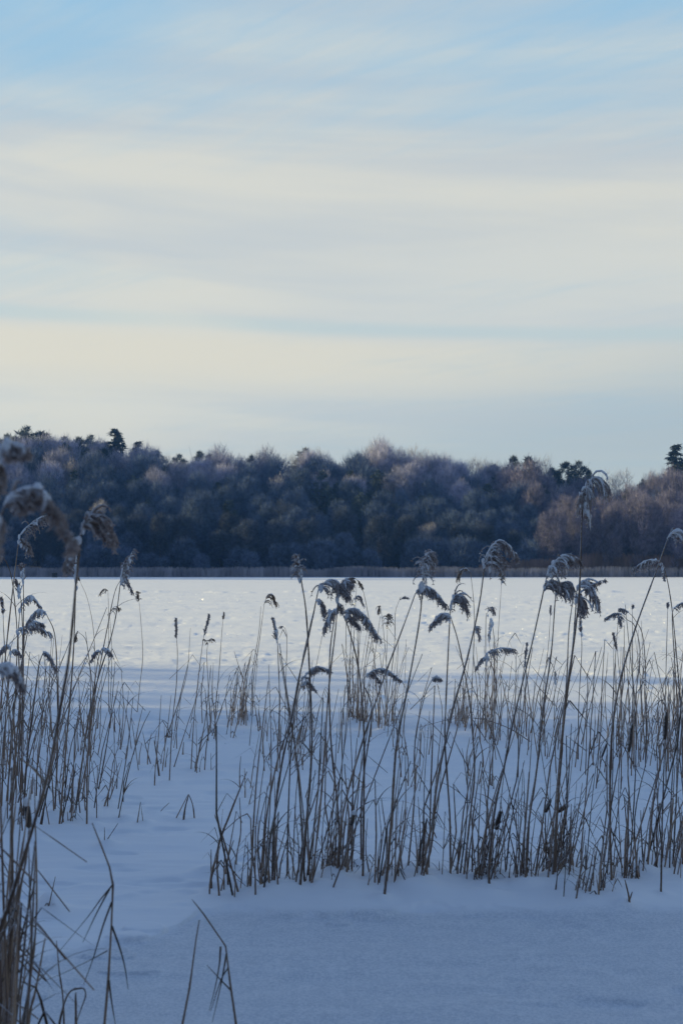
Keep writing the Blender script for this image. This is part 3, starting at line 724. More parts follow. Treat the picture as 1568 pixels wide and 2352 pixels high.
def twigs(rg, centers, radii, per, ln, w, upbias=.6, flat=1.0):
    """slender twig triangles radiating through round clumps"""
    Vs = []
    for c, r in zip(centers, radii):
        n = int(per * (r / 1.0) ** 2)
        d = rg.normal(size=(n, 3)); d /= np.linalg.norm(d, axis=1)[:, None]
        rr = r * rg.rand(n) ** .45
        p = c + d * rr[:, None] * np.array([1, 1, flat])
        t = d * .8 + rg.normal(size=(n, 3)) * .45 + np.array([0, 0, upbias])
        t /= np.linalg.norm(t, axis=1)[:, None]
        L = ln * (.5 + rg.rand(n))
        s = np.cross(t, rg.normal(size=(n, 3))); s /= np.linalg.norm(s, axis=1)[:, None]
        a = p - s * w; b = p + s * w; e = p + t * L[:, None]
        Vs.append(np.stack([a, b, e], 1).reshape(-1, 3))
    V = np.concatenate(Vs)
    return V, np.arange(len(V)).reshape(-1, 3)

def limbs(rnd, H_, R_, lean=0, n=9, base=.10, start=.3):
    mb = MB()
    tr = [Vector((lean * (t ** 2), 0, H_ * t)) + Vector((rnd.uniform(-.12, .12), rnd.uniform(-.12, .12), 0)) * (t > 0) for t in [0, .2, .4, .6, .8, .95]]
    mb.tube(tr, [base * 1.5, base * 1.15, base, base * .7, base * .4, base * .12], 6)
    for i in range(n):
        t = rnd.uniform(start, .85)
        a = rnd.uniform(0, 6.283)
        p = Vector((lean * t * t, 0, H_ * t))
        ln = R_ * rnd.uniform(.6, 1.0) * (1.1 - .5 * t)
        d = Vector((math.cos(a), math.sin(a), rnd.uniform(.5, 1.1)))
        q = [p, p + d * ln * .5, p + d * ln + Vector((0, 0, ln * .35))]
        mb.tube(q, [base * .45, base * .28, base * .08], 4)
    return mb

def broadleaf(seed, H_=13, R_=3.2, m=None, per=150, base_frac=.22, airy=False, name='crown'):
    rg = np.random.RandomState(seed); rnd = random.Random(seed)
    cs, rs = [], []
    n = 62 if not airy else 34
    for i in range(n):
        t = rg.rand() ** .8
        zc = H_ * (base_frac + (1 - base_frac) * t) - .5
        env = R_ * math.sqrt(max(.03, 1 - (abs(t - .38) / .66) ** 2.2))
        a = rg.rand() * 6.283
        rr = env * (rg.rand() ** .5)
        cs.append(np.array([math.cos(a) * rr, math.sin(a) * rr, zc]))
        rs.append(rg.uniform(.6, 1.25) * (R_ / 3.0))
    V, Fc = twigs(rg, cs, rs, per * (.7 if airy else 1.55), .90, .022 if not airy else .020, 1.5, flat=1.7)
    return limbs(rnd, H_ * .97, R_, rnd.uniform(-.5, .5)).mesh('trunk', M_birch if airy else M_bark), tri_mesh(name, V, Fc, m or M_twig)

def spruce(seed, H_=15, R_=2.6):
    rg = np.random.RandomState(seed); rnd = random.Random(seed)
    Vs = []
    z = H_ * .12
    while z < H_ * .99:
        t = z / H_
        rad_ = R_ * (1 - t) ** .68 * rg.uniform(.8, 1.15) + .08
        nb = max(4, int(9 * (1 - t) + 4))
        for b in range(nb):
            a = rg.rand() * 6.283
            L = rad_ * rg.uniform(.65, 1.15)
            n = int(26 * L + 8)
            s = rg.rand(n)
            r = s * L
            dz = -.42 * r + .16 * r * r / max(L, .2) + rg.normal(size=n) * .07
            off = rg.normal(size=n) * .16 * (.4 + L * .35)
            x = math.cos(a) * r - math.sin(a) * off
            y = math.sin(a) * r + math.cos(a) * off
            p = np.stack([x, y, z + dz + rg.rand() * .1], 1)
            t_ = np.stack([math.cos(a) * .6 + rg.normal(size=n) * .4, math.sin(a) * .6 + rg.normal(size=n) * .4, -.35 + rg.normal(size=n) * .35], 1)
            t_ /= np.linalg.norm(t_, axis=1)[:, None]
            sd_ = np.cross(t_, rg.normal(size=(n, 3))); sd_ /= np.linalg.norm(sd_, axis=1)[:, None]
            Vs.append(np.stack([p - sd_ * .09, p + sd_ * .09, p + t_ * (.30 + .25 * rg.rand(n))[:, None]], 1).reshape(-1, 3))
        z += .30 + .22 * (1 - t)
    V = np.concatenate(Vs)
    mb = MB(); mb.tube([Vector((0, 0, 0)), Vector((0, 0, H_ * .5)), Vector((0, 0, H_))], [.2, .12, .02], 6)
    return mb.mesh('trunk', M_bark), tri_mesh('crown', V, np.arange(len(V)).reshape(-1, 3), M_needle)

def pine(seed, H_=15, R_=2.6, low=.45):
    rg = np.random.RandomState(seed); rnd = random.Random(seed)
    cs, rs = [], []
    for i in range(110):
        t = rg.rand() ** .75
        zc = H_ * (low + (1 - low) * t)
        env = R_ * (1 - t) ** .62 + .05
        a = rg.rand() * 6.283
        rr = env * rg.uniform(.1, 1.25)
        cs.append(np.array([math.cos(a) * rr, math.sin(a) * rr, zc - .3])); rs.append(rg.uniform(.45, .85) * (.55 + .8 * (1 - t)))
    cs.append(np.array([0, 0, H_ - .25])); rs.append(.3)
    V, Fc = twigs(rg, cs, rs, 250, .42, .055, .35, flat=.6)
    mb = limbs(rnd, H_ * .95, R_, rnd.uniform(-.5, .5), 12, .13, low - .1)
    return mb.mesh('trunk', M_bark), tri_mesh('crown', V, Fc, M_needle)

PROTO = {}
PROTO['round'] = [broadleaf(10 + i, 13, 3.1 + .2 * (i % 3), M_twig) for i in range(6)]
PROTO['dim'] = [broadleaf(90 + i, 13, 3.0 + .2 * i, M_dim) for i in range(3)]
PROTO['brown'] = [broadleaf(30 + i, 13, 3.2, M_brown) for i in range(3)]
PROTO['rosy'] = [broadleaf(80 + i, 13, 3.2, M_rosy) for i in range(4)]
PROTO['birch'] = [broadleaf(40 + i, 15, 2.5, M_pale, 150, .3, True) for i in range(4)]
PROTO['shrub'] = [broadleaf(50 + i, 5, 2.0, M_twig, 210, .05) for i in range(3)]
PROTO['spruce'] = [spruce(60 + i, 15, 2.7 + .3 * i) for i in range(2)]
PROTO['pine'] = [pine(70 + i, 15, 5.2 - .4 * (i % 2), .15) for i in range(4)]
HREF = dict(dim=13, rosy=13, round=13, brown=13, birch=15, shrub=5, spruce=15, pine=15)
NAME = dict(dim='bare_tree', rosy='frosted_tree', round='frosted_tree', brown='frosted_tree', birch='birch_tree', shrub='shrub', spruce='spruce_tree', pine='pine_tree')
CAT = dict(dim='tree', rosy='tree', round='tree', brown='tree', birch='birch tree', shrub='shrub', spruce='spruce', pine='pine tree')
def tree(kind, x, y, z, h, rnd, label, group=None, wide=1.0):
    tm, cm = rnd.choice(PROTO[kind])
    s = h / HREF[kind]
    r = bpy.data.objects.new(NAME[kind], None)
    COL.objects.link(r)
    r.empty_display_size = .5
    r.location = (x, y, z - .1)
    r.rotation_euler = (0, 0, rnd.uniform(0, 6.283))
    w = s * wide * rnd.uniform(.92, 1.1)
    r.scale = (w, w, s)
    obj('trunk', tm, r); obj('crown', cm, r)
    props(r, label, CAT[kind], group)

prof_u = [-400, 0, 200, 350, 500, 600, 700, 800, 870, 940, 1000, 1100, 1180, 1250, 1330, 1420, 1500, 1568, 2000]
prof_v = [1040, 1032, 1028, 1048, 1052, 1056, 1052, 1048, 1036, 1050, 1066, 1084, 1092, 1108, 1122, 1128, 1112, 1092, 1080]
def forest():
    rnd = random.Random(21)
    NR = 9
    for k in range(NR):
        fr = k / (NR - 1)
        Y0 = SHORE + 13 + k * 7.5
        halfw = 60 + (Y0 - SHORE) * .25
        x = -halfw - 8 + (k % 2) * 2
        while x < halfw + 6:
            X = x + rnd.uniform(-.9, .9)
            Y = Y0 + rnd.uniform(-2.6, 2.6)
            right = X > 33 + rnd.uniform(-1.5, 1.5)
            if right: Y -= 11          # this stretch of wood stands further out into the light
            u = 784 + X / Y * F
            vt = (1 - fr) * 1205 + fr * float(np.interp(u, prof_u, prof_v))
            if right: vt = (1 - fr) * 1180 + fr * float(np.interp(u, prof_u, prof_v))
            vt += rnd.gauss(0, 11)
            if k == NR - 1: vt = max(vt, float(np.interp(u, prof_u, prof_v)) - 6)
            zt = P(u, vt, Y).z
            zb = bank_z(X, Y)
            h = zt - zb
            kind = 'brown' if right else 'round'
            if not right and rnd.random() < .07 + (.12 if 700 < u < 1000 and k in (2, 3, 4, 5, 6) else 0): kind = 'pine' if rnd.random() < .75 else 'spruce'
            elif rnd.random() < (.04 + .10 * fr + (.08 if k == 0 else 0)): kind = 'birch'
            if kind == 'round' and rnd.random() < (.75, .5, .25, .1, 0, 0, 0, 0, 0)[k]: kind = 'dim'  # lower rows mostly take the twigs with shade in their colour
            if kind == 'round' and rnd.random() < (0, 0, 0, .05, .2, .4, .6, .8, .9)[k]: kind = 'rosy'  # upper rows mostly take the twigs with sunlight in their colour
            if kind == 'rosy':
                lab, gr = 'pinkish-grey frosted crown catching light along the top of the far wood', 'pinkish-grey crowns along the top of the far wood'
            elif kind in ('round', 'brown', 'dim'):
                lab, gr = (('frost-covered bare tree in the shaded wood across the lake, one of the packed round crowns', 'round frosted crowns of the shaded far wood') if kind == 'round'
                           else ('pinkish-brown sunlit bare tree at the right end of the far wood', 'pinkish-brown trees at the right end of the far wood'))
            elif kind == 'birch': lab, gr = 'slim pale birch among the packed crowns of the far wood', 'pale birches inside the far wood'
            elif kind == 'pine': lab, gr = 'dark pine half hidden among the frosted crowns of the far wood', 'dark pines inside the far wood'
            else: lab, gr = 'dark pointed spruce half hidden among the frosted crowns of the far wood', 'dark spruces inside the far wood'
            tier = ('lowest', 'lowest', 'lower middle', 'lower middle', 'middle', 'middle', 'upper middle', 'upper', 'topmost')[k]
            zone = next(nm for lim, nm in ((150, 'at the left edge'), (330, 'below the tall spruce'), (520, 'below the twin little pines'), (760, 'below the spiky pine'),
                    (1000, 'below the tall pale trees'), (1250, 'below the two slender pines'), (1400, 'below the last pine cluster'), (9999, 'at the right edge')) if u < lim)
            lab = {'dim': 'dark unfrosted bare tree', 'round': 'shaded frosted bare tree', 'brown': 'mauve-brown bare tree', 'rosy': 'pinkish-grey frosted bare tree', 'birch': 'slim pale birch', 'pine': 'dark half-hidden pine', 'spruce': 'dark half-hidden spruce'}[kind] + ' in the far wood, ' + tier + ' tier ' + zone
            gr = lab.split(' in the ')[0] + 's of the far wood, ' + tier + ' tier ' + zone
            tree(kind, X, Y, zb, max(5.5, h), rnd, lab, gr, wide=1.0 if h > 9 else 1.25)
            x += rnd.uniform(4.2, 5.8) if kind != 'birch' else 3.5
    # low bushes at the foot
    for i in range(34):
        X = -58 + 118 * (i + rnd.random()) / 34
        z4 = ('left', 'left centre', 'right centre', 'right')[min(3, int(4 * i / 34))]
        tree('shrub', X, SHORE + 6.5 + rnd.uniform(-1.5, 2), bank_z(X, SHORE + 6), rnd.uniform(2.4, 5.6), rnd, 'low grey frosted bush between the far reeds and the dark wood, ' + z4 + ' stretch', 'frosted bushes at the foot of the far wood, ' + z4, 1.2)
    # skyline trees one can point at
    Yb = SHORE + 78
    sky = [('pine', 20, 996, 'pine at the far left end of the skyline', 8), ('pine', 60, 978, 'tall dark pine, the highest of the cluster at the left edge of the skyline', 10), ('pine', 95, 990, 'rounded pine just right of the highest left-hand pine', 9),
           ('pine', 150, 1003, 'bushy dark pine between the left cluster and the spruce', 9), ('pine', 182, 1003, 'narrow pine in the pair left of the tall spruce', 6.5), ('pine', 207, 998, 'right-hand pine of the pair left of the tall spruce', 8),
           ('pine', 240, 1015, 'low pine leaning against the tall pointed spruce', 8), ('spruce', 266, 983, 'tall pointed spruce standing clear of the skyline at left', 11), ('spruce', 318, 1013, 'smaller dark pointed spruce right of the tall one', 9), ('pine', 360, 1033, 'low pine right of the small spruce on the skyline', 7),
           ('pine', 458, 1036, 'small pine breaking the skyline left of centre', 5), ('pine', 482, 1042, 'pair partner of the small skyline pine left of centre', 5), ('pine', 578, 1044, 'dark little pine at the skyline between pale crowns', 6), ('pine', 700, 1028, 'dark spiky pine rising at the skyline just left of centre', 8),
           ('pine', 822, 1042, 'dark pine on the skyline before the tall bare pale trees', 8), ('pine', 893, 1048, 'dark pine under the tall bare pale trees', 9),
           ('birch', 850, 1020, 'tall bare pale tree, left one of the high group at centre', 10), ('birch', 880, 1024, 'tall bare pale tree, right one of the high group at centre', 10), ('birch', 960, 1026, 'tall bare pale tree standing apart right of the high group', 9), ('birch', 725, 1036, 'pale bare tree right of the spiky pine', 7),
           ('birch', 1105, 1052, 'pale lacy birch on the skyline left of the pines', 8), ('pine', 1133, 1066, 'low broad pine at the left of the right-hand skyline group', 7), ('pine', 1180, 1046, 'slender pine, left one of the two tallest at right', 6.5), ('pine', 1213, 1048, 'slender pine, right one of the two tallest at right', 6.5),
           ('birch', 1240, 1058, 'pale birch drooping beside the two tallest right-hand pines', 7), ('pine', 1268, 1074, 'small pine after the pale drooping birch', 7), ('pine', 1300, 1060, 'broad dark pine left in the last skyline cluster', 8), ('pine', 1326, 1058, 'broad dark pine right in the last skyline cluster', 8), ('pine', 1352, 1078, 'low pine at the end of the last skyline cluster', 6),
           ('birch', 1416, 1086, 'feathery pale birch alone against the sky at right', 9), ('pine', 1440, 1126, 'little dark pine in front of the brown wood at right', 5), ('pine', 1475, 1100, 'dark tuft of pine peeping over the brown wood', 5), ('spruce', 1552, 1020, 'big dark spruce at the right edge of the skyline', 11)]
    for kind, u, v, lab, h in sky:
        Y = Yb if v < 1120 else SHORE + 40
        p = P(u, v, Y)
        hh = h * 1.25
        base = bank_z(p.x, Y)
        hh = max(hh, p.z - base)
        tree(kind, p.x, Y, p.z - hh, hh, rnd, lab, None, wide=(1.45 if kind == 'spruce' else max(.8, min(1.25, h / 7.5))) )
def skyline_fill():
    rnd = random.Random(33)
    for (u0, u1, v0, n, lab) in ((-10, 130, 1000, 7, 'dark pine packed into the leftmost skyline cluster'), (135, 250, 1018, 6, 'dark pine packed between the left cluster and the tall spruce'),
                                 (400, 500, 1050, 3, 'little dark pine poking up left of centre'), (790, 910, 1062, 4, 'dark pine below the tall bare pale trees'),
                                 (1120, 1230, 1076, 5, 'dark pine packed round the two slender right-hand pines'), (1255, 1365, 1086, 6, 'dark pine packed into the last skyline cluster')):
        for i in range(n):
            u = u0 + (u1 - u0) * (i + rnd.random()) / n
            Y = SHORE + 74 + rnd.uniform(-4, 3)
            p = P(u, v0 + rnd.uniform(-12, 14), Y)
            b = bank_z(p.x, Y)
            tree('pine', p.x, Y, b, p.z - b, rnd, lab, lab.replace('dark pine', 'dark pines'), wide=rnd.uniform(.8, 1.1))
    # darker evergreens standing in the middle of the wood
    for i in range(16):
        u = rnd.choice([rnd.uniform(740, 930), rnd.uniform(740, 930), rnd.uniform(200, 1250)])
        k = rnd.uniform(.35, .8)
        Y = SHORE + 13 + k * 60
        p = P(u, 1205 * (1 - k) + 1060 * k + rnd.uniform(-16, 8), Y)
        b = bank_z(p.x, Y)
        tree('pine', p.x, Y, b, p.z - b, rnd, 'dark green-blue evergreen showing in the middle of the frosted wood', 'evergreens in the middle of the frosted wood', wide=rnd.uniform(.8, 1.15))
forest()
skyline_fill()

# woods out of view on the near and left shores; they cast the blue shade over the near snow
def offstage(name, places, label):
    rnd = random.Random(91)
    Vs, n = [], 0
    mb = MB()
    for i, (x, y, h, w) in enumerate(places):
        cm = PROTO['round'][i % 6][1] if w > .6 else PROTO['birch'][i % 4][1]
        co = np.zeros(len(cm.vertices) * 3, dtype=np.float32); cm.vertices.foreach_get('co', co)
        co = co.reshape(-1, 3) * np.array([w, w, h / (13 if w > .6 else 15)])
        Vs.append(co + np.array([x, y, 0]))
        mb.tube([Vector((x, y, -.1)), Vector((x, y, h * .5)), Vector((x, y, h * .9))], [.22, .14, .04], 5)
    V = np.concatenate(Vs)
    o = obj(name, tri_mesh(name, V, np.arange(len(V)).reshape(-1, 3), M_twig))
    props(o, label, 'woodland', kind='stuff')
    t = obj('trunks', mb.mesh('trunks', M_bark), o)
    t['kind'] = 'stuff'
rp = random.Random(4)
pl = []
for k in range(20):
    y = -14 + 33 * k / 19
    pl.append((-30 + rp.uniform(-3, 3), y, rp.uniform(10, 13), 1.2))
    if k % 2 == 0: pl.append((-40 + rp.uniform(-3, 3), y, rp.uniform(12, 15), 1.2))
for k in range(26):
    xx = -30 - 42 * rp.random()
    pl.append((xx, -.25 * xx + 4.6 + 17 * (k / 25) ** 1.2 + rp.uniform(-.6, .6), (.167 * -xx + 1.0) * rp.uniform(1.0, 1.3) * (1 - .004 * k), .55))
for k in range(7): pl.append((-24 + k * 8 + rp.uniform(-2, 2), -12 + rp.uniform(-2, 2), rp.uniform(9, 12), 1.2))
offstage('shore_woodland', pl, 'frosted trees on the near shore, outside the picture to the left')
pl = []
for k in range(18): pl.append((-72 - 30 * rp.random(), 200 + 45 * rp.random(), rp.uniform(13, 19), 1.4))
offstage('left_bay_woodland', pl, 'frosted trees around the left end of the lake, outside the picture')

# ------------------------------------------------------------------ small dark crate on the far ice
def crate():
    p = P(126, 1326, 216)
    r = bpy.data.objects.new('crate', None); COL.objects.link(r); r.location = (p.x, 216, 0)
    props(r, 'tiny dark upright box on the ice before the far reeds', 'box')
    mb = MB()
    def bx(x0, x1, y0, y1, z0, z1):
        k = len(mb.v)
        mb.v += [(x0, y0, z0), (x1, y0, z0), (x1, y1, z0), (x0, y1, z0), (x0, y0, z1), (x1, y0, z1), (x1, y1, z1), (x0, y1, z1)]
        mb.f += [(k, k + 3, k + 2, k + 1), (k + 4, k + 5, k + 6, k + 7), (k, k + 1, k + 5, k + 4), (k + 1, k + 2, k + 6, k + 5), (k + 2, k + 3, k + 7, k + 6), (k + 3, k, k + 4, k + 7)]
    bx(-.32, .32, -.25, .25, 0, .62)
    obj('box_body', mb.mesh('box_body', M_crate, smooth=False), r)
    mb.v, mb.f = [], []
    bx(-.35, .35, -.28, .28, .622, .70)
    obj('lid', mb.mesh('lid', M_crate, smooth=False), r)
crate()

# thin cold air over the lake: far things fade a little
def haze():
    mb = MB()
    x0, x1, y0, y1, z0, z1 = -330., 230., -60., 420., -1.2, 45.
    mb.v = [(x0, y0, z0), (x1, y0, z0), (x1, y1, z0), (x0, y1, z0), (x0, y0, z1), (x1, y0, z1), (x1, y1, z1), (x0, y1, z1)]
    mb.f = [(0, 3, 2, 1), (4, 5, 6, 7), (0, 1, 5, 4), (1, 2, 6, 5), (2, 3, 7, 6), (3, 0, 4, 7)]
    m = bpy.data.materials.new('haze'); m.use_nodes = True
    t = m.node_tree; t.nodes.clear()
    o = t.nodes.new('ShaderNodeOutputMaterial'); v = t.nodes.new('ShaderNodeVolumePrincipled')
    v.inputs['Color'].default_value = (.12, .34, 1.0, 1)
    v.inputs['Density'].default_value = .00028
    t.links.new(v.outputs[0], o.inputs['Volume'])
    props(obj('haze', mb.mesh('haze', m, smooth=False)), 'thin cold haze over the lake', kind='stuff')
haze()

# ------------------------------------------------------------------ reed builders
def stem_mesh(pts, r, rnd, nodes=True):
    mb = MB()
    n = len(pts)
    rs = []
    for i in range(n):
        t = i / (n - 1)
        q = r * (1.12 - .62 * t)
        if nodes and i % 4 == 0 and 0 < i < n - 1: q *= 1.22
        if nodes and (i // 4) % 2 == 0 and t < .75: q *= 1.14
        rs.append(q)
    mb.tube(pts, rs, 5)
    return mb
def grow_blade(mb, p, rnd, L, side_sign, w=.006, kinked=None):
    d = Vector((side_sign * rnd.uniform(.25, .7), rnd.uniform(-.35, .35), 1)).normalized()
    k = rnd.random() if kinked is None else kinked
    pts = [p]; n = 7
    at = rnd.uniform(.25, .6)
    for i in range(n):
        t = (i + 1) / n
        if k < .5 and t > at and (t - 1 / n) <= at:
            d = Vector((d.x * rnd.uniform(.8, 1.8) + side_sign * .2, d.y, -rnd.uniform(.5, 1.6))).normalized()
        elif k >= .5:
            d = (d + Vector((side_sign * .05, 0, -.10 - .12 * t))).normalized()
        pts.append(pts[-1] + d * (L / n))
    ws = [w * (.55 + .9 * t if t < .3 else .95 * (1 - t) ** .6 + .04) for t in [i / n for i in range(n + 1)]]
    mb.blade(pts, ws, Vector((rnd.uniform(.3, 1) , rnd.uniform(-1, 1), 0)).normalized())
def dir_side(): return 1

def plume(hm, sm, tip, tan, h, k, rnd):
    """one panicle: an arching axis with hanging spikelet strands, snow lodged on top"""
    w, drop, rise = h['w'] * k, h['drop'] * k, h['rise'] * k
    dy = rnd.uniform(-.35, .35) * max(abs(w), .02)
    ax = []
    for i in range(9):
        s = i / 8
        ax.append(tip + Vector((w * s, dy * s, rise * math.sin(math.pi * min(1, s * 1.05)) - drop * (s ** 1.6 if drop > 0 else s))))
    hm.tube(ax, [.0032 - .002 * i / 8 for i in range(9)], 4, False)
    L0 = h['L'] * k * 1.18
    sgn = 1 if w >= 0 else -1
    for j in range(int(h['n'] * 1.35)):
        s = rnd.random() ** .9
        f = s * 8; i = min(7, int(f))
        p = ax[i].lerp(ax[i + 1], f - i)
        tdir = (ax[i + 1] - ax[i]).normalized()
        L = L0 * rnd.uniform(.5, 1.15) * (1 - .35 * s)
        d = (tdir * rnd.uniform(.3, 1.0) + Vector((sgn * .15 + rnd.gauss(0, .30), rnd.gauss(0, .35), rnd.uniform(-.3, .2)))).normalized()
        pts = [p]; n = 5
        for q in range(n):
            d = (d + Vector((0, 0, -h['grav'] * (.55 + .15 * q)))).normalized() if h['grav'] > .3 else (d * .8 + Vector((sgn * .05, 0, .45 - h['grav'])) ).normalized()
            pts.append(pts[-1] + d * (L / n))
        thick = (.0023 + .0014 * rnd.random()) * h.get('th', 1)
        hm.tube(pts, [thick * .6, thick, thick * 1.15, thick, thick * .8, thick * .2], 4, False)
        for q in range(1, n + 1):
            for z in range(3):
                a = pts[q]
                o = Vector((rnd.gauss(0, 1), rnd.gauss(0, 1), rnd.gauss(-.5, .7))).normalized() * rnd.uniform(.006, .017)
                e = (pts[q] - pts[q - 1]).normalized() * .004
                hm.tri(a - e, a + e, a + o + e * 1.5)
        if rnd.random() < h['snow'] * .30:
            m = 4 if h['snow'] < .8 or rnd.random() < .6 else 6
            pp = [x + Vector((0, 0, .003)) for x in pts[:m]]
            g0 = rnd.uniform(.0035, .0065) * (1 + .35 * max(0, h['snow'] - .8))
            sm.tube(pp, [g0 * rnd.uniform(.5, 1.35) * (1 if 0 < q < m - 1 else .45) for q in range(m)], 6)
    if h['snow'] > .25:
        m = 13
        pp, rr = [], []
        g0 = .0068 * (.5 + h['snow'])
        for i in range(m):
            s = i / (m - 1) * .93
            f = s * 8; ii = min(7, int(f))
            lump = .55 + .9 * abs(mnoise.noise(Vector((s * 7, tip.x * 9, tip.z * 5)))) + .25 * rnd.random()
            r_ = g0 * lump * (1 - .45 * s) * (.4 if i in (0, m - 1) else 1)
            pp.append(ax[ii].lerp(ax[ii + 1], f - ii) + Vector((0, 0, r_ * .55)))
            rr.append(r_)
        sm.tube(pp, rr, 7)
        # loose lumps caught between the strands
        for i in range(int(5 * h['snow'])):
            s = rnd.random() * .8
            ii = min(7, int(s * 8))
            c = ax[ii] + Vector((rnd.gauss(0, .25) * L0 * .5, rnd.gauss(0, .008), -abs(rnd.gauss(0, .3)) * L0 * .6))
            hh = rnd.uniform(.008, .020) * (.6 + .5 * h['snow'])
            rr_ = hh * rnd.uniform(.45, .75)
            sm.tube([c + Vector((0, 0, hh)), c + Vector((0, 0, hh * .5)), c, c - Vector((0, 0, hh * .7)), c - Vector((rr_ * .3, 0, hh * 1.3))], [rr_ * .35, rr_ * .9, rr_, rr_ * .75, rr_ * .2], 7)

NREED = 0
def build_reed(path, kw, cattail_=False):
    global NREED
    NREED += 1
    rnd = random.Random(1000 + NREED)
    Y = kw.get('Y') or gY(path[0][1])
    lean = rnd.uniform(-.10, .10)
    vt = min(p[1] for p in path)
    vb = path[0][1]
    pts = [P(u, v, Y + lean * (vb - v) / max(60., (vb - vt))) for u, v in path]
    if kw.get('Y') is None:
        b = pts[0]
        pts[0] = Vector((b.x, b.y, hz(b.x, b.y) - .05))
    base = Vector((pts[0].x, pts[0].y, hz(pts[0].x, pts[0].y)))
    if kw.get('Y') is not None and pts[0].z > -.02 and len(path) > 2 and path[0][1] > 1900:
        pts[0] = Vector((pts[0].x, pts[0].y, base.z - .04))
    if kw.get('kink'):
        sp = []
        for a, b in zip(pts, pts[1:]): sp += [a, a.lerp(b, .5)]
        sp.append(pts[-1])
    else:
        sp = catmull(pts, 5)
    root = bpy.data.objects.new('cattail' if cattail_ else 'reed', None)
    COL.objects.link(root)
    root.empty_display_size = .1
    root.location = base
    props(root, kw.get('label'), 'cattail' if cattail_ else 'reed', kw.get('group'))
    r = kw.get('sr', .0048) if cattail_ else kw.get('r', .0045) * 1.12
    obj('stem', stem_mesh(sp, r, rnd).mesh('stem', M_stem, base), root)
    k = Y / F
    nl = kw.get('leaves', rnd.choice([0, 1, 1, 2, 2]))
    ll = (sp[-1] - sp[0]).length
    for i in range(nl):
        j = int(len(sp) * rnd.uniform(.12, .55))
        mb = MB()
        grow_blade(mb, sp[j], rnd, rnd.uniform(.16, .34) * min(1, ll), rnd.choice([-1, 1]), rnd.uniform(.0035, .0065))
        obj('leaf', mb.mesh('leaf', M_leaf if rnd.random() < .7 else M_dark, base), root)
    for bl in kw.get('blades', []):
        mb = MB()
        bp = catmull([P(u, v, Y - .03) for u, v in bl], 3)
        n = len(bp)
        mb.blade(bp, [.0042 * (1 - .75 * i / (n - 1)) for i in range(n)], Vector((.8, .6, 0)))
        obj('leaf', mb.mesh('leaf', M_dark, base), root)
    for h in kw.get('heads', []):
        hm, sm = MB(), MB()
        plume(hm, sm, sp[-1] if h is kw['heads'][0] else sp[max(0, len(sp) - 2)], None, h, k, rnd)
        ho = obj('seed_head', hm.mesh('seed_head', M_plume_tan if h['tan'] else M_plume, base), root)
        if sm.v: obj('snow_cap', sm.mesh('snow_cap', M_cap, base), ho)
    if cattail_:
        a = sp[-1]
        L = kw['L'] * k
        b = a + Vector((kw['tip'] * k, 0, math.sqrt(max(.0001, L * L - (kw['tip'] * k) ** 2))))
        mb = MB()
        q = [a.lerp(b, t) for t in (0, .04, .15, .35, .55, .75, .9, .97, 1)]
        mb.tube(q, [kw['r'] * f for f in (.35, .75, .95, 1.05, 1.0, .92, .8, .5, .2)], 8)
        so = obj('spike', mb.mesh('spike', M_dark, base), root)
        if kw['snow']:
            mb = MB()
            q = [a.lerp(b, t) + Vector((0, 0, .004)) for t in (.72, .82, .95, 1.05, 1.12)]
            mb.tube(q, [kw['r'] * f for f in (.4, 1.15, 1.2, .9, .3)], 8)
            obj('snow_cap', mb.mesh('snow_cap', M_cap, base), so)
    return root
for path, kw in REEDS: build_reed(path, kw)
for path, kw in CATTAILS: build_reed(path, kw, True)

def plain_stalk(x, y, h, rnd, straight=False):
    """world points of a plain, leaning or snapped stalk"""
    lean = rnd.gauss(.09, .12) if not straight else rnd.gauss(.02, .06)
    ly = rnd.gauss(0, .07)
    z0 = hz(x, y) - .04
    top = Vector((x + lean * h, y + ly * h, h))
    bend = rnd.gauss(0, .03) * h
    pts = [Vector((x, y, z0)), Vector((x + lean * h * .45 + bend, y + ly * h * .5, h * .5)), top]
    r = rnd.random()
    if r < .34 and h > .3:
        f = rnd.uniform(.12, .35) * h
        s = rnd.choice([-1, 1])
        pts.append(top + Vector((s * f * rnd.uniform(.25, .9), rnd.gauss(0, .1) * f, -f * rnd.uniform(.5, 1))))
        return pts, True
    return pts, False
def add_stalk(stem, leaf, dark, x, y, h, rnd, r=None, nl=None, W=1.0, straight=False):
    pts, kink = plain_stalk(x, y, h, rnd, straight)
    r = r or rnd.uniform(.0027, .0052)
    if h < .35 and rnd.random() < .4: r *= 1.5
    sp = []
    if kink:
        for a, b in zip(pts, pts[1:]): sp += [a, a.lerp(b, .5)]
        sp.append(pts[-1])
    else: sp = catmull(pts, 4)
    n = len(sp)
    stem.tube(sp, [r * (1.15 - .7 * i / (n - 1)) * (1.2 if i == 2 else 1) for i in range(n)], 4 if W > 1 else 5)
    for i in range(rnd.choice([0, 0, 1, 1, 2]) if nl is None else nl):
        j = int(n * rnd.uniform(.15, .7))
        tgt = leaf if rnd.random() < .72 else dark
        if isinstance(tgt, list):
            tgt.append(MB()); tgt = tgt[-1]
        grow_blade(tgt, sp[j], rnd, rnd.uniform(.12, .38) * min(1.1, h + .25), rnd.choice([-1, 1]), rnd.uniform(.0025, .0055) * W)

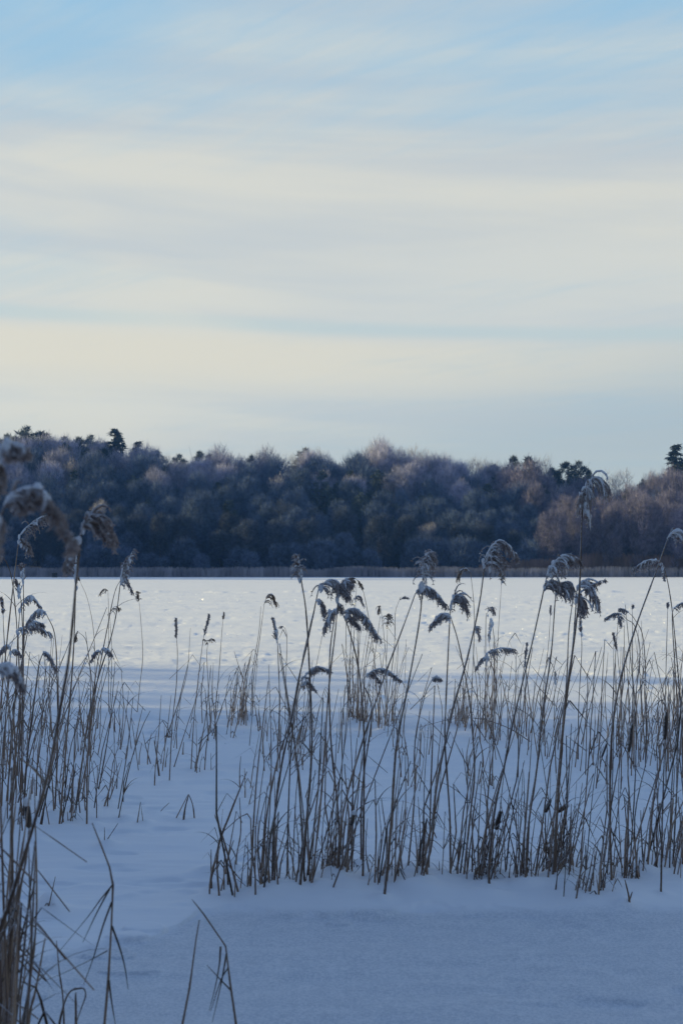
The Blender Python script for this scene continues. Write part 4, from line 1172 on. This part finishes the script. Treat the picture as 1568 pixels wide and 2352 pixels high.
rc = random.Random(77)
def clump(c, near=False):
    u0, v0, su, sv, n, h0, h1, lab = c
    grp = 'reed stalks: ' + lab.split(' reed stalk ')[-1] if ' reed stalk ' in lab else 'stalks: ' + lab
    for i in range(n):
        if near:
            Y = rc.uniform(3.9, 4.9)
            x = P(rc.gauss(2, 26), 2000, Y).x; y = Y
        else:
            v = v0 + max(-2.0, min(1.0, rc.gauss(-.2, .7))) * sv
            x, y = gp(u0 + rc.gauss(0, su), v)
        h = h0 + (h1 - h0) * rc.random() ** (1.5 if near else 2.1)
        rnd = random.Random(rc.random())
        base = Vector((x, y, hz(x, y)))
        st, lf, dk = MB(), [], []
        add_stalk(st, lf, dk, x, y, h, rnd, r=rnd.uniform(.0035, .0062) if near else None, straight=near)
        root = bpy.data.objects.new('reed', None); COL.objects.link(root); root.location = base; root.empty_display_size = .1
        props(root, lab, 'reed', grp)
        obj('stem', st.mesh('stem', M_stem if rnd.random() < .8 else M_dark, base), root)
        for q in lf: obj('leaf', q.mesh('leaf', M_leaf, base), root)
        for q in dk: obj('leaf', q.mesh('leaf', M_dark, base), root)
for c in CLUMPS: clump(c)
clump((NEAR[0], NEAR[1], 0, 0, NEAR[2], NEAR[3], NEAR[4], NEAR[5]), True)

def bed():
    st, lf, dk = MB(), MB(), MB()
    rnd = random.Random(55)
    for u0, v0, su, sv, n, h0, h1 in BED:
        for i in range(int(n * (.85 if v0 < 1735 else .6))):
            v = max(1640, v0 + rnd.uniform(-1, 1.1) * sv)
            x, y = gp(u0 + rnd.gauss(0, su * .8), v)
            h = h0 + (h1 - h0) * rnd.random() ** 1.7
            add_stalk(st, lf, dk, x, y, h, rnd, W=1.15, r=rnd.uniform(.0028, .0050))
    for c in CLUMPS:
        for i in range(int(c[4] * .30)):
            x, y = gp(c[0] + rnd.gauss(0, c[2]), c[1] + max(-2, min(.7, rnd.gauss(-.3, .7))) * c[3])
            add_stalk(st, lf, dk, x, y, c[5] + (c[6] - c[5]) * rnd.random() ** 2.2, rnd)
        for i in range(int(c[4] * 1.15)):
            x, y = gp(c[0] + rnd.gauss(0, c[2]), c[1] + max(-1.6, min(.8, rnd.gauss(-.2, .7))) * c[3])
            add_stalk(st, lf, dk, x, y, .08 + .5 * rnd.random() ** 1.4, rnd, r=rnd.uniform(.0022, .0048), nl=rnd.choice([1, 1, 2, 3]))
    for i in range(34):
        Y = rnd.uniform(3.9, 5.2)
        add_stalk(st, lf, dk, P(rnd.gauss(-6, 26), 2000, Y).x, Y, .3 + .85 * rnd.random(), rnd, r=rnd.uniform(.003, .0062), nl=rnd.choice([1, 2, 2]), straight=True)
    root = obj('reed_bed', st.mesh('reed_bed', M_stem))
    props(root, 'scattered short reed stalks standing in the snow behind the front rows', 'reeds', kind='stuff')
    a = obj('leaves', lf.mesh('leaves', M_leaf), root); a['kind'] = 'stuff'
    a = obj('dark_leaves', dk.mesh('dark_leaves', M_dark), root); a['kind'] = 'stuff'
bed()
